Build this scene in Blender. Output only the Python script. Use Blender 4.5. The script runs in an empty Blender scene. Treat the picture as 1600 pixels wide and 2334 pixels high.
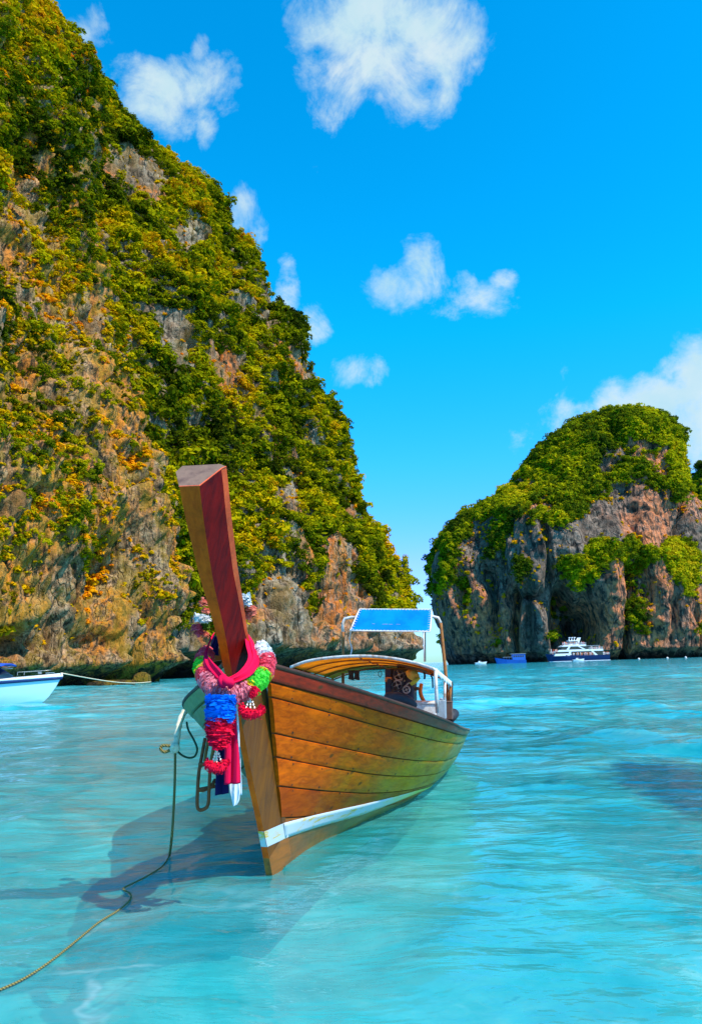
import bpy, math, random
import numpy as np
from mathutils import Vector, Matrix
random.seed(7); rng = np.random.default_rng(7)
S = bpy.context.scene; COL = S.collection
rad = math.radians
# ------------------------------------------------------------------ camera
FOC, CAMH, ROLL = 1700.0, 1.6, rad(1.8)
PITCH = math.atan(349/FOC)
Fv = np.array([0, math.cos(PITCH), math.sin(PITCH)])
U0 = np.array([0, -math.sin(PITCH), math.cos(PITCH)]); R0 = np.array([1., 0, 0])
Rv = math.cos(ROLL)*R0 - math.sin(ROLL)*U0
Uv = math.cos(ROLL)*U0 + math.sin(ROLL)*R0
CP = np.array([0, 0, CAMH])
cam = bpy.data.cameras.new('camera'); co = bpy.data.objects.new('camera', cam); COL.objects.link(co)
co.matrix_world = Matrix(((Rv[0], Uv[0], -Fv[0], 0), (Rv[1], Uv[1], -Fv[1], 0), (Rv[2], Uv[2], -Fv[2], CAMH), (0, 0, 0, 1)))
cam.sensor_fit = 'VERTICAL'; cam.sensor_height = 24; cam.lens = FOC/2334*24
cam.clip_start = .05; cam.clip_end = 60000
S.camera = co
# ------------------------------------------------------------------ light
SUN = np.array([.58, -.48, .92]); SUN /= np.linalg.norm(SUN)
sl = bpy.data.lights.new('sun', 'SUN'); sl.energy = 5.0; sl.angle = rad(.5); sl.color = (1, .93, .8)
so = bpy.data.objects.new('sun', sl); COL.objects.link(so)
so.rotation_euler = Vector(SUN).to_track_quat('Z', 'Y').to_euler()
S.view_settings.view_transform = 'Standard'; S.view_settings.look = 'None'
S.view_settings.exposure = 0.2; S.view_settings.gamma = 1; S.view_settings.use_curve_mapping = False
S.cycles.max_bounces = 6; S.cycles.diffuse_bounces = 3; S.cycles.glossy_bounces = 3
S.cycles.transmission_bounces = 4; S.cycles.transparent_max_bounces = 8
try: S.cycles.use_denoising = True
except Exception: pass

def ray(x, y):
    d = (x-800)/FOC*Rv + (1167-y)/FOC*Uv + Fv
    return d/d[1]
def at(x, y, D): return CP + ray(x, y)*D           # a pixel of the photo taken to a distance
def ground(x, y, z=0.):
    r = ray(x, y); return CP + r*((z-CAMH)/r[2])
def proj(P):
    d = np.asarray(P)-CP; z = d@Fv
    return 800+FOC*(d@Rv)/z, 1167-FOC*(d@Uv)/z

class NT:                                           # small node-tree helper
    def __init__(s, nt): s.nt = nt; s.L = nt.links
    def n(s, t, **k):
        x = s.nt.nodes.new(t)
        for a, b in k.items():
            if a == 'i':
                for kk, vv in b.items():
                    if isinstance(vv, bpy.types.NodeSocket): s.L.new(vv, x.inputs[kk])
                    else: x.inputs[kk].default_value = vv
            else: setattr(x, a, b)
        return x
    def m(s, op, a, b=0., c=None, clamp=False):
        x = s.n('ShaderNodeMath', operation=op, use_clamp=clamp, i={0: a, 1: b})
        if c is not None:
            if isinstance(c, bpy.types.NodeSocket): s.L.new(c, x.inputs[2])
            else: x.inputs[2].default_value = c
        return x.outputs[0]
    def mix(s, f, a, b, bt='MIX'):
        x = s.n('ShaderNodeMix', data_type='RGBA', blend_type=bt)
        for k, v in ((0, f), (6, a), (7, b)):
            if isinstance(v, bpy.types.NodeSocket): s.L.new(v, x.inputs[k])
            else: x.inputs[k].default_value = v if k == 0 else (tuple(v)+(1,) if len(v) == 3 else v)
        return x.outputs[2]
    def ramp(s, f, pts, interp='LINEAR'):
        x = s.n('ShaderNodeValToRGB'); x.color_ramp.interpolation = interp
        e = x.color_ramp.elements
        while len(e) < len(pts): e.new(.5)
        for el, (p, c) in zip(e, pts):
            el.position = p; el.color = (c, c, c, 1) if isinstance(c, (int, float)) else tuple(c)+(1,)
        s.L.new(f, x.inputs[0]); return x.outputs[0]
    def step(s, f, a, b):
        x = s.n('ShaderNodeMapRange', interpolation_type='SMOOTHSTEP', i={0: f, 1: a, 2: b, 3: 0., 4: 1.}); return x.outputs[0]
    def noise(s, v, sc, det=4, rough=.55, dist=0.):
        return s.n('ShaderNodeTexNoise', i={'Vector': v, 'Scale': sc, 'Detail': det, 'Roughness': rough, 'Distortion': dist}).outputs[0]
    def vmul(s, v, k): return s.n('ShaderNodeVectorMath', operation='MULTIPLY', i={0: v, 1: k}).outputs[0]
    def dot(s, v, k): return s.n('ShaderNodeVectorMath', operation='DOT_PRODUCT', i={0: v, 1: k}).outputs['Value']

# ------------------------------------------------------------------ world
W = bpy.data.worlds.new('World'); S.world = W; W.use_nodes = True
t = NT(W.node_tree); W.node_tree.nodes.clear()
sky = t.n('ShaderNodeTexSky', sky_type='NISHITA', sun_disc=False, sun_elevation=math.asin(SUN[2]),
          sun_rotation=math.atan2(SUN[0], SUN[1]), air_density=1.0, dust_density=.2, ozone_density=2.0)
gen = t.n('ShaderNodeTexCoord').outputs['Generated']
sat = t.n('ShaderNodeHueSaturation', i={'Hue': .487, 'Saturation': 1.45, 'Value': 1.0, 'Color': sky.outputs[0]}).outputs[0]
CLOUDS = [(900, 130, 120, 70, 2.2), (850, 45, 165, 120, 2.3), (960, 95, 135, 120, 2.3), (770, 165, 85, 80, 1.3), (742, 240, 42, 52, 1.15), (930, 215, 85, 72, 1.25), (1035, 110, 68, 75, 1.1), (985, 190, 60, 70, 1.1),
          (385, 190, 135, 56, 1.7), (350, 235, 80, 48, 1.5), (480, 190, 62, 45, .9), (472, 280, 20, 50, .8), (300, 175, 50, 35, .9), (455, 112, 16, 24, .7), (385, 270, 50, 40, .9),
          (190, 80, 55, 38, .95), (222, 55, 26, 45, .95), (225, 95, 30, 22, .8), (925, 655, 85, 48, 1.25), (965, 605, 40, 50, 1.0), (1085, 690, 68, 38, .85), (1060, 650, 24, 30, .7), (1150, 640, 32, 18, .7),
          (555, 490, 36, 55, 1.2), (585, 525, 24, 40, 1.0), (650, 665, 28, 62, 1.2), (705, 755, 42, 42, .85), (810, 842, 58, 36, 1.2), 
          (1500, 925, 175, 68, 2.6), (1590, 860, 80, 105, 2.3), (1400, 925, 60, 55, 1.8), (1600, 960, 130, 100, 2.6), (1215, 1000, 60, 40, .7), (1300, 950, 60, 35, .6)]
acc = None
for (cx, cy, rx, ry, k) in CLOUDS:
    rx *= 1.1; ry *= 1.1; c = ray(cx, cy); c = c/np.linalg.norm(c)
    h1 = np.cross(c, [0, 0, 1.]); h1 /= np.linalg.norm(h1); h2 = np.cross(h1, c)
    sc = FOC/ (1/ np.dot(c, Fv))                     # pixels per unit of angle there
    sc = FOC/np.dot(c, Fv)
    d0 = t.n('ShaderNodeVectorMath', operation='SUBTRACT', i={0: gen, 1: tuple(c)}).outputs[0]
    a = t.dot(d0, tuple(h1*sc/rx)); b = t.dot(d0, tuple(h2*sc/ry))
    q = t.m('SUBTRACT', 1., t.m('ADD', t.m('MULTIPLY', a, a), t.m('MULTIPLY', b, b)))
    q = t.m('MULTIPLY', t.m('MAXIMUM', q, -2.6), k)
    acc = q if acc is None else t.m('SMOOTH_MAX', acc, q, .35)
n1 = t.noise(gen, 12, 10, .68, .5); n2 = t.noise(gen, 34, 6, .6)
n0 = t.noise(gen, 5.5, 3, .5)
dens = t.m('ADD', acc, t.m('ADD', t.m('MULTIPLY', t.m('SUBTRACT', n1, .5), 5.6), t.m('ADD', t.m('MULTIPLY', t.m('SUBTRACT', n0, .5), 1.5), t.m('MULTIPLY', t.m('SUBTRACT', n2, .5), 2.6))))
mask = t.m('POWER', t.step(dens, -.15, 2.3), .9)
mask = t.m('MULTIPLY', mask, .92)
# a soft scatter of far cumulus for the part of the sky the photo does not show
sepg = t.n('ShaderNodeSeparateXYZ', i={0: gen})
shade = t.ramp(t.noise(gen, 9, 5, .6), [(.3, (.55, .86, .96)), (.7, (.85, .97, 1.0))])
tint = t.ramp(sepg.outputs[2], [(.0, (.36, .42, .70)), (.06, (.52, .46, .90)), (.13, (.88, .46, 1.1)), (.26, (.5, .70, 1.02)), (.42, (.10, .90, 1.0)), (1., (.06, .9, 1.0))])
skyc = t.mix(1., sat, tint, 'MULTIPLY')
skyc = t.mix(1., skyc, (1.2, 2.25, 2.1), 'MULTIPLY')
bgs = t.n('ShaderNodeBackground', i={'Color': skyc, 'Strength': .14})
bgc = t.n('ShaderNodeBackground', i={'Color': shade, 'Strength': .80})
mx = t.n('ShaderNodeMixShader', i={0: mask, 1: bgs.outputs[0], 2: bgc.outputs[0]})
ow = t.n('ShaderNodeOutputWorld', i={0: mx.outputs[0]})

# ------------------------------------------------------------------ numpy noise
def _h(ix, iy, iz, s):
    n = (ix.astype(np.int64)*374761393 + iy.astype(np.int64)*668265263 + iz.astype(np.int64)*2147483647 + s*144665) & 0xffffffff
    n = ((n ^ (n >> 13))*1274126177) & 0xffffffff
    n = ((n ^ (n >> 16))*2246822519) & 0xffffffff
    return ((n ^ (n >> 15)) & 0xffffff)/float(0xffffff)
def vnoise(P, s=0):
    i = np.floor(P).astype(np.int64); f = P-i; f = f*f*f*(f*(f*6-15)+10)
    r = 0
    for a in (0, 1):
        for b in (0, 1):
            for c in (0, 1):
                w = (f[..., 0] if a else 1-f[..., 0])*(f[..., 1] if b else 1-f[..., 1])*(f[..., 2] if c else 1-f[..., 2])
                r = r+w*_h(i[..., 0]+a, i[..., 1]+b, i[..., 2]+c, s)
    return r*2-1
def fbm(P, o=5, s=0, g=.5):
    r = 0; a = 1; n = 0
    for k in range(o): r = r+a*vnoise(P*2**k+k*17.3, s+k); n += a; a *= g
    return r/n
def ridged(P, o=4, s=0):
    r = 0; a = 1; n = 0
    for k in range(o): r = r+a*(1-2*np.abs(vnoise(P*2**k+k*9.1, s+k))); n += a; a *= .5
    return r/n
# ------------------------------------------------------------------ mesh helpers
def tag(o, label=None, cat=None, group=None, kind=None):
    for k, v in (('label', label), ('category', cat), ('group', group), ('kind', kind)):
        if v: o[k] = v
    return o
def link(name, me, parent=None):
    o = bpy.data.objects.new(name, me); COL.objects.link(o)
    if parent: o.parent = parent
    return o
def empty(name, loc=(0, 0, 0), rot=(0, 0, 0)):
    o = bpy.data.objects.new(name, None); COL.objects.link(o); o.location = loc; o.rotation_euler = rot
    o.empty_display_size = .1
    return o
class MB:
    def __init__(s): s.V = []; s.F = []
    def add(s, v, f):
        b = len(s.V); s.V += [tuple(map(float, p)) for p in v]; s.F += [tuple(i+b for i in q) for q in f]; return s
    def box(s, c, d, M=None, taper=1.):
        c = np.array(c, float); d = np.array(d, float)/2
        v = [np.array([x*(taper if z > 0 else 1), y*(taper if z > 0 else 1), z])*d for z in (-1, 1) for y in (-1, 1) for x in (-1, 1)]
        if M is not None: v = [np.array(M)@p for p in v]
        return s.add([c+p for p in v], [(0, 2, 3, 1), (4, 5, 7, 6), (0, 1, 5, 4), (2, 6, 7, 3), (0, 4, 6, 2), (1, 3, 7, 5)])
    def grid(s, P, closed=False, flip=False):
        P = np.asarray(P); a, b = P.shape[:2]; f = []
        for i in range(a-1):
            for j in range(b if closed else b-1):
                q = (i*b+j, i*b+(j+1) % b, (i+1)*b+(j+1) % b, (i+1)*b+j)
                f.append(q[::-1] if flip else q)
        return s.add(P.reshape(-1, 3), f)
    def tube(s, pts, r, n=8, closed=False, caps=True):
        pts = [np.array(p, float) for p in pts]; N = len(pts); rr = r if hasattr(r, '__len__') else [r]*N
        rings = []; up = np.array([0, 0, 1.])
        for i, p in enumerate(pts):
            a = pts[(i-1) % N] if (closed or i > 0) else p; b = pts[(i+1) % N] if (closed or i < N-1) else p
            d = b-a; d = d/(np.linalg.norm(d)+1e-9)
            if i == 0:
                e = up if abs(d@up) < .9 else np.array([1., 0, 0])
            x = np.cross(d, e); x /= np.linalg.norm(x)+1e-9; e = np.cross(x, d)
            rings.append([p+rr[i]*(math.cos(k*2*math.pi/n)*x+math.sin(k*2*math.pi/n)*e) for k in range(n)])
        if closed: rings.append(rings[0])
        b0 = len(s.V); s.grid(rings, closed=True)
        if caps and not closed:
            s.F.append(tuple(b0+k for k in range(n))[::-1]); s.F.append(tuple(b0+(N-1)*n+k for k in range(n)))
        return s
    def lathe(s, prof, c=(0, 0, 0), n=20, M=None):
        P = [[np.array([r*math.cos(k*2*math.pi/n), r*math.sin(k*2*math.pi/n), z]) for k in range(n)] for r, z in prof]
        P = np.array(P)
        if M is not None: P = P@np.array(M).T
        return s.grid(P+np.array(c), closed=True)
    def build(s, name, mat, parent=None, smooth=False, bevel=0., solid=0., auto=None):
        me = bpy.data.meshes.new(name); me.from_pydata(s.V, [], s.F); me.update()
        if mat: me.materials.append(mat)
        if smooth: me.polygons.foreach_set('use_smooth', [True]*len(me.polygons))
        o = link(name, me, parent)
        if solid: m = o.modifiers.new('s', 'SOLIDIFY'); m.thickness = solid; m.offset = 0
        if bevel: m = o.modifiers.new('b', 'BEVEL'); m.width = bevel; m.segments = 2; m.limit_method = 'ANGLE'
        return o
def rotm(ax, deg): return np.array(Matrix.Rotation(rad(deg), 3, ax))
def smooth_path(pts, n=40):
    P = np.array(pts, float); k = np.r_[0, np.cumsum(np.linalg.norm(np.diff(P, axis=0), axis=1))]
    tt = np.linspace(0, k[-1], n); out = []
    for x in tt:
        i = min(max(np.searchsorted(k, x)-1, 0), len(P)-2)
        u = (x-k[i])/(k[i+1]-k[i]+1e-12)
        p0, p1, p2, p3 = P[max(i-1, 0)], P[i], P[i+1], P[min(i+2, len(P)-1)]
        out.append(.5*((2*p1)+(-p0+p2)*u+(2*p0-5*p1+4*p2-p3)*u*u+(-p0+3*p1-3*p2+p3)*u**3))
    return np.array(out)
# ------------------------------------------------------------------ materials
def mat(name, fn=None, col=(.5, .5, .5), rough=.6, metal=0., spec=.5, bump=None, **kw):
    m = bpy.data.materials.new(name); m.use_nodes = True; t = NT(m.node_tree)
    b = m.node_tree.nodes['Principled BSDF']
    b.inputs['Base Color'].default_value = tuple(col)+(1,); b.inputs['Roughness'].default_value = rough
    b.inputs['Metallic'].default_value = metal; b.inputs['Specular IOR Level'].default_value = spec
    if fn: fn(t, b)
    return m
def setc(t, b, s, k='Base Color'): t.L.new(s, b.inputs[k])
def bumpn(t, b, h, st=.4, d=.02):
    x = t.n('ShaderNodeBump', i={'Strength': st, 'Distance': d, 'Height': h}); t.L.new(x.outputs[0], b.inputs['Normal'])
def worn(name, col, dirt=(.12, .07, .03), amt=.5, sc=6., rough=.55, metal=0., bump=.25, var=.25, spec=.4):
    def fn(t, b):
        v = t.n('ShaderNodeTexCoord').outputs['Object']
        a = t.noise(v, sc, 6, .6); c = t.noise(v, sc*4.3, 5, .65)
        base = t.mix(c, [max(x*(1-var), 0) for x in col], [min(x*(1+var), 1) for x in col])
        setc(t, b, t.mix(t.m('MULTIPLY', t.step(a, .62-.25*amt, .78), .85), base, dirt))
        setc(t, b, t.ramp(c, [(.2, rough-.12), (.8, min(rough+.15, 1))]), 'Roughness')
        bumpn(t, b, c, bump, .01)
    return mat(name, fn, col, rough, metal, spec)
def wood(name, c1, c2, aft=None, along=1, rough=.42, stains=True, sc=1.0, spec=.4, coat=0.):
    def fn(t, b):
        v = t.n('ShaderNodeTexCoord').outputs['Object']
        k = [26*sc, 26*sc, 26*sc]; k[along] = 1.6*sc
        g = t.noise(t.vmul(v, tuple(k)), 1., 6, .65, .6)
        k2 = [7*sc, 7*sc, 7*sc]; k2[along] = 1.1*sc
        g2 = t.noise(t.vmul(v, tuple(k2)), 1., 4, .55)
        col = t.mix(t.step(g, .3, .72), c1, c2)
        col = t.mix(t.m('MULTIPLY', t.step(g2, .45, .75), .6), col, [c*1.45 for c in c1])
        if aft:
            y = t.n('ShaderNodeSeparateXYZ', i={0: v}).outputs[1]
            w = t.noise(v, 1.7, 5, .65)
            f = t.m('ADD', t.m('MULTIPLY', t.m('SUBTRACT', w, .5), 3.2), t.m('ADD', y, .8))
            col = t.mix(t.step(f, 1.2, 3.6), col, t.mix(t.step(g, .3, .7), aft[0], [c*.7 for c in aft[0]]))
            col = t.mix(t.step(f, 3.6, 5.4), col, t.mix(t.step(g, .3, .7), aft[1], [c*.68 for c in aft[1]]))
        if stains:
            vo = t.n('ShaderNodeTexVoronoi', i={'Vector': t.vmul(v, (1., 2.2, 3.2)), 'Scale': 1.25, 'Randomness': .9}).outputs['Distance']
            vn = t.m('ADD', vo, t.m('MULTIPLY', t.noise(v, 30, 4, .7), .12))
            col = t.mix(t.m('MULTIPLY', t.step(vn, .165, .1), .8), col, (.05, .035, .008))
            col = t.mix(t.m('MULTIPLY', t.step(t.noise(t.vmul(v, (3., .8, 5.)), 2.3, 6, .7), .60, .72), .5), col, (.09, .06, .012))
            sc_ = t.noise(t.vmul(v, (9., 3., 40.)), 2.0, 5, .75)
            col = t.mix(t.m('MULTIPLY', t.step(sc_, .66, .74), .4), col, (.55, .33, .12))
        rn = t.n('ShaderNodeObjectInfo').outputs['Random']
        col = t.mix(1., col, t.ramp(rn, [(0, (.72, .70, .7)), (.5, (1., 1., 1.)), (1., (1.25, 1.3, 1.2))]), 'MULTIPLY')
        gr = t.noise(t.vmul(v, (1., .6, 2.)), 1.9, 7, .72)
        col = t.mix(t.m('MULTIPLY', t.step(gr, .50, .68), .42), col, [c*.30 for c in c1])
        setc(t, b, col); setc(t, b, t.ramp(g2, [(.2, rough-.1), (.8, rough+.2)]), 'Roughness')
        bumpn(t, b, t.m('ADD', g, t.m('MULTIPLY', g2, .5)), .35, .006)
        b.inputs['Coat Weight'].default_value = coat; b.inputs['Coat Roughness'].default_value = .15
    return mat(name, fn, c1, rough, spec=spec)
M = {}
M['plank'] = wood('hull_wood', (.62, .100, .001), (.36, .048, .001), aft=((.46, .24, .004), (.24, .28, .09)), spec=.06)  # olive aft tones: turquoise light off the water, painted into the wood colour
M['plank_port'] = wood('port_hull_wood', (.19, .20, .045), (.10, .13, .035), aft=((.16, .2, .06), (.17, .24, .11)))
M['sheer'] = wood('sheer_wood', (.46, .026, .004), (.20, .016, .003), aft=((.20, .05, .008), (.20, .17, .07)), spec=.25)
M['rail'] = wood('rail_wood', (.085, .03, .012), (.035, .015, .008), aft=((.06, .03, .012), (.16, .14, .09)), rough=.6)
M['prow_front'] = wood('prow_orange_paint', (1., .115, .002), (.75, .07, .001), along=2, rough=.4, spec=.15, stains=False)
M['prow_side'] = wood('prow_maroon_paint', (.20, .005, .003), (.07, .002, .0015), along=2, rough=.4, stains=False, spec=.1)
M['prow_edge'] = wood('prow_vermilion_paint', (.9, .10, .02), (.6, .06, .012), along=2, rough=.35, stains=False, coat=.2)
M['prow_end'] = worn('prow_end_grain', (.24, .135, .09), dirt=(.08, .035, .03), amt=.9, sc=9, rough=.8)
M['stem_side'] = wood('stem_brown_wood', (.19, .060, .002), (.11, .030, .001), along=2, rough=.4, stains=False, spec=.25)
M['dark'] = mat('seam_pitch', col=(.02, .014, .007), rough=.9)
M['inner'] = wood('inner_wood', (.16, .08, .02), (.08, .04, .012), rough=.7, stains=False)
M['deck'] = wood('deck_wood', (.33, .17, .07), (.2, .1, .04), along=0, rough=.7, stains=False)
def _stripe(t, b):
    v = t.n('ShaderNodeTexCoord').outputs['Object']
    y = t.n('ShaderNodeSeparateXYZ', i={0: v}).outputs[1]
    n = t.noise(t.vmul(v, (2., 1.2, 9.)), 1.6, 6, .7)
    col = t.mix(t.step(n, .52, .62), (.52, .58, .62), (.62, .42, .06))
    col = t.mix(t.step(t.m('ADD', y, t.m('MULTIPLY', n, 1.5)), 2.6, 3.9), col, (.50, .55, .06))
    n3 = t.noise(v, 14, 6, .7)
    setc(t, b, t.mix(t.m('MULTIPLY', t.step(n3, .6, .75), .6), col, (.25, .22, .12))); bumpn(t, b, n3, .2, .004)
M['stripe'] = mat('stripe_paint', _stripe, rough=.45)
M['foot'] = worn('stem_foot_bare_wood', (.42, .13, .015), dirt=(.05, .02, .01), amt=.9, sc=14, rough=.6)
M['bottom'] = wood('bottom_wood', (.36, .10, .003), (.2, .07, .003), aft=((.22, .20, .010), (.16, .18, .05)), stains=False, rough=.35)
M['white'] = worn('white_paint', (.78, .78, .76), dirt=(.4, .2, .08), amt=.2, sc=5)
M['whitemetal'] = worn('white_tube_paint', (.75, .72, .66), dirt=(.42, .16, .04), amt=.75, sc=9, rough=.45)
M['rust'] = worn('rusty_tube', (.40, .15, .035), dirt=(.14, .05, .02), amt=.8, sc=16, rough=.75, bump=.5)
M['rustdark'] = worn('rusty_dark_tube', (.30, .085, .025), dirt=(.04, .02, .015), amt=.8, sc=16, rough=.75, bump=.5)
def _tarp(c, tr):
    def fn(t, b):
        v = t.n('ShaderNodeTexCoord').outputs['Object']
        n = t.noise(v, 3.2, 5, .6); cc = t.mix(t.step(n, .35, .7), c, [x*.72 for x in c])
        setc(t, b, cc); bumpn(t, b, t.noise(v, 7, 4, .5), .4, .02)
        tn = t.n('ShaderNodeBsdfTranslucent', i={'Color': cc})
        ms = t.n('ShaderNodeMixShader', i={0: tr, 1: b.outputs[0], 2: tn.outputs[0]})
        t.L.new(ms.outputs[0], t.nt.nodes['Material Output'].inputs[0])
    return fn
M['tarp'] = mat('orange_tarpaulin', _tarp((.98, .50, .05), .75), rough=.6)
M['tarpdark'] = mat('tarpaulin_patch', _tarp((.10, .05, .03), .2), rough=.6)
M['bluetarp'] = mat('blue_tarpaulin', _tarp((.0, .36, .95), .4), rough=.7, spec=.1)
def fabric(name, c, rough=.75, sheen=.4, tr=.15):
    def fn(t, b):
        v = t.n('ShaderNodeTexCoord').outputs['Object']
        n = t.noise(t.vmul(v, (14, 14, 3.)), 2., 5, .6)
        cc = t.mix(n, [x*.8 for x in c], [min(1, x*1.15) for x in c])
        setc(t, b, cc); bumpn(t, b, n, .5, .01)
        b.inputs['Sheen Weight'].default_value = 0.; b.inputs['Specular IOR Level'].default_value = .1
        tn = t.n('ShaderNodeBsdfTranslucent', i={'Color': cc})
        ms = t.n('ShaderNodeMixShader', i={0: tr, 1: b.outputs[0], 2: tn.outputs[0]})
        t.L.new(ms.outputs[0], t.nt.nodes['Material Output'].inputs[0])
    return mat(name, fn, c, rough)
M['pink'] = fabric('hot_pink_cloth', (1., .006, .07))
M['navy'] = fabric('navy_cloth', (.008, .008, .06))
M['paleblue'] = fabric('white_satin', (.72, .80, .85))
for k, c in (('f_pink', (1., .11, .16)), ('f_lpink', (1., .30, .36)), ('f_green', (.14, .85, .08)), ('f_yellow', (.85, .62, .02)), ('f_white', (.85, .87, .88)),
             ('f_blue', (.0, .20, .85)), ('f_magenta', (1., .008, .05)), ('f_coral', (1., .25, .16)), ('f_leaf', (.12, .22, .02))):
    M[k] = fabric(k.replace('f_', 'petal_'), c, .8, .3, .25)
def _rope(t, b):
    v = t.n('ShaderNodeTexCoord').outputs['Object']
    w = t.n('ShaderNodeTexWave', wave_type='BANDS', bands_direction='DIAGONAL', i={'Vector': v, 'Scale': 26., 'Distortion': .6, 'Detail': 2.}).outputs[1]
    setc(t, b, t.mix(w, (.12, .09, .02), (.36, .27, .08))); bumpn(t, b, w, .8, .01)
M['rope'] = mat('rope_yellow', _rope, rough=.9)
M['ropewhite'] = worn('rope_white', (1., .74, .50), dirt=(.3, .2, .1), amt=.6, sc=30, rough=.9, bump=.8)
M['ropegreen'] = worn('rope_green', (.03, .07, .03), dirt=(.1, .1, .02), amt=.5, sc=20, rough=.8)
M['black'] = worn('black_rubber', (.025, .025, .03), dirt=(.08, .06, .05), amt=.5, sc=8, rough=.6)
M['engine'] = worn('engine_grime', (.03, .035, .06), dirt=(.08, .04, .02), amt=.6, sc=9, rough=.5, metal=.3)
M['steel'] = worn('worn_steel', (.42, .40, .36), dirt=(.2, .1, .05), amt=.6, sc=12, rough=.4, metal=.7)
M['brass'] = worn('tarnished_brass', (.13, .085, .045), dirt=(.03, .02, .015), amt=.8, sc=12, rough=.5, metal=.5)
M['copper'] = worn('orange_paint', (.62, .22, .05), dirt=(.2, .08, .03), amt=.5, sc=9, rough=.5)
M['straw'] = worn('straw', (.80, .50, .08), dirt=(.4, .22, .05), amt=.4, sc=12, rough=.9)
M['grey'] = worn('grey_plastic', (.30, .36, .40), dirt=(.12, .12, .12), amt=.5, sc=7, rough=.5)
M['brown'] = worn('brown_box', (.13, .07, .05), dirt=(.05, .03, .02), amt=.5, sc=7, rough=.6)
M['yellowgreen'] = worn('yellow_green_cloth', (.5, .55, .06), rough=.8)
M['gel'] = mat('gelcoat_white', col=(.80, .84, .86), rough=.22)
M['gelblue'] = mat('gelcoat_pale_blue', col=(.50, .72, .82), rough=.22)
M['navystripe'] = mat('navy_gelcoat', col=(.012, .035, .12), rough=.45, spec=.15)
M['glassdark'] = mat('tinted_glass', col=(.012, .016, .022), rough=.06, spec=.8)
M['bluecloth'] = worn('blue_canvas', (.01, .07, .42), amt=.2, rough=.7)
M['boatblue'] = worn('blue_boat_paint', (.01, .12, .50), dirt=(.02, .05, .15), amt=.4, sc=.8)
M['orange'] = mat('orange_vest', col=(.75, .16, .03), rough=.7)
M['pearl'] = mat('pearl_bead', col=(.85, .70, .55), rough=.3)

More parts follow.
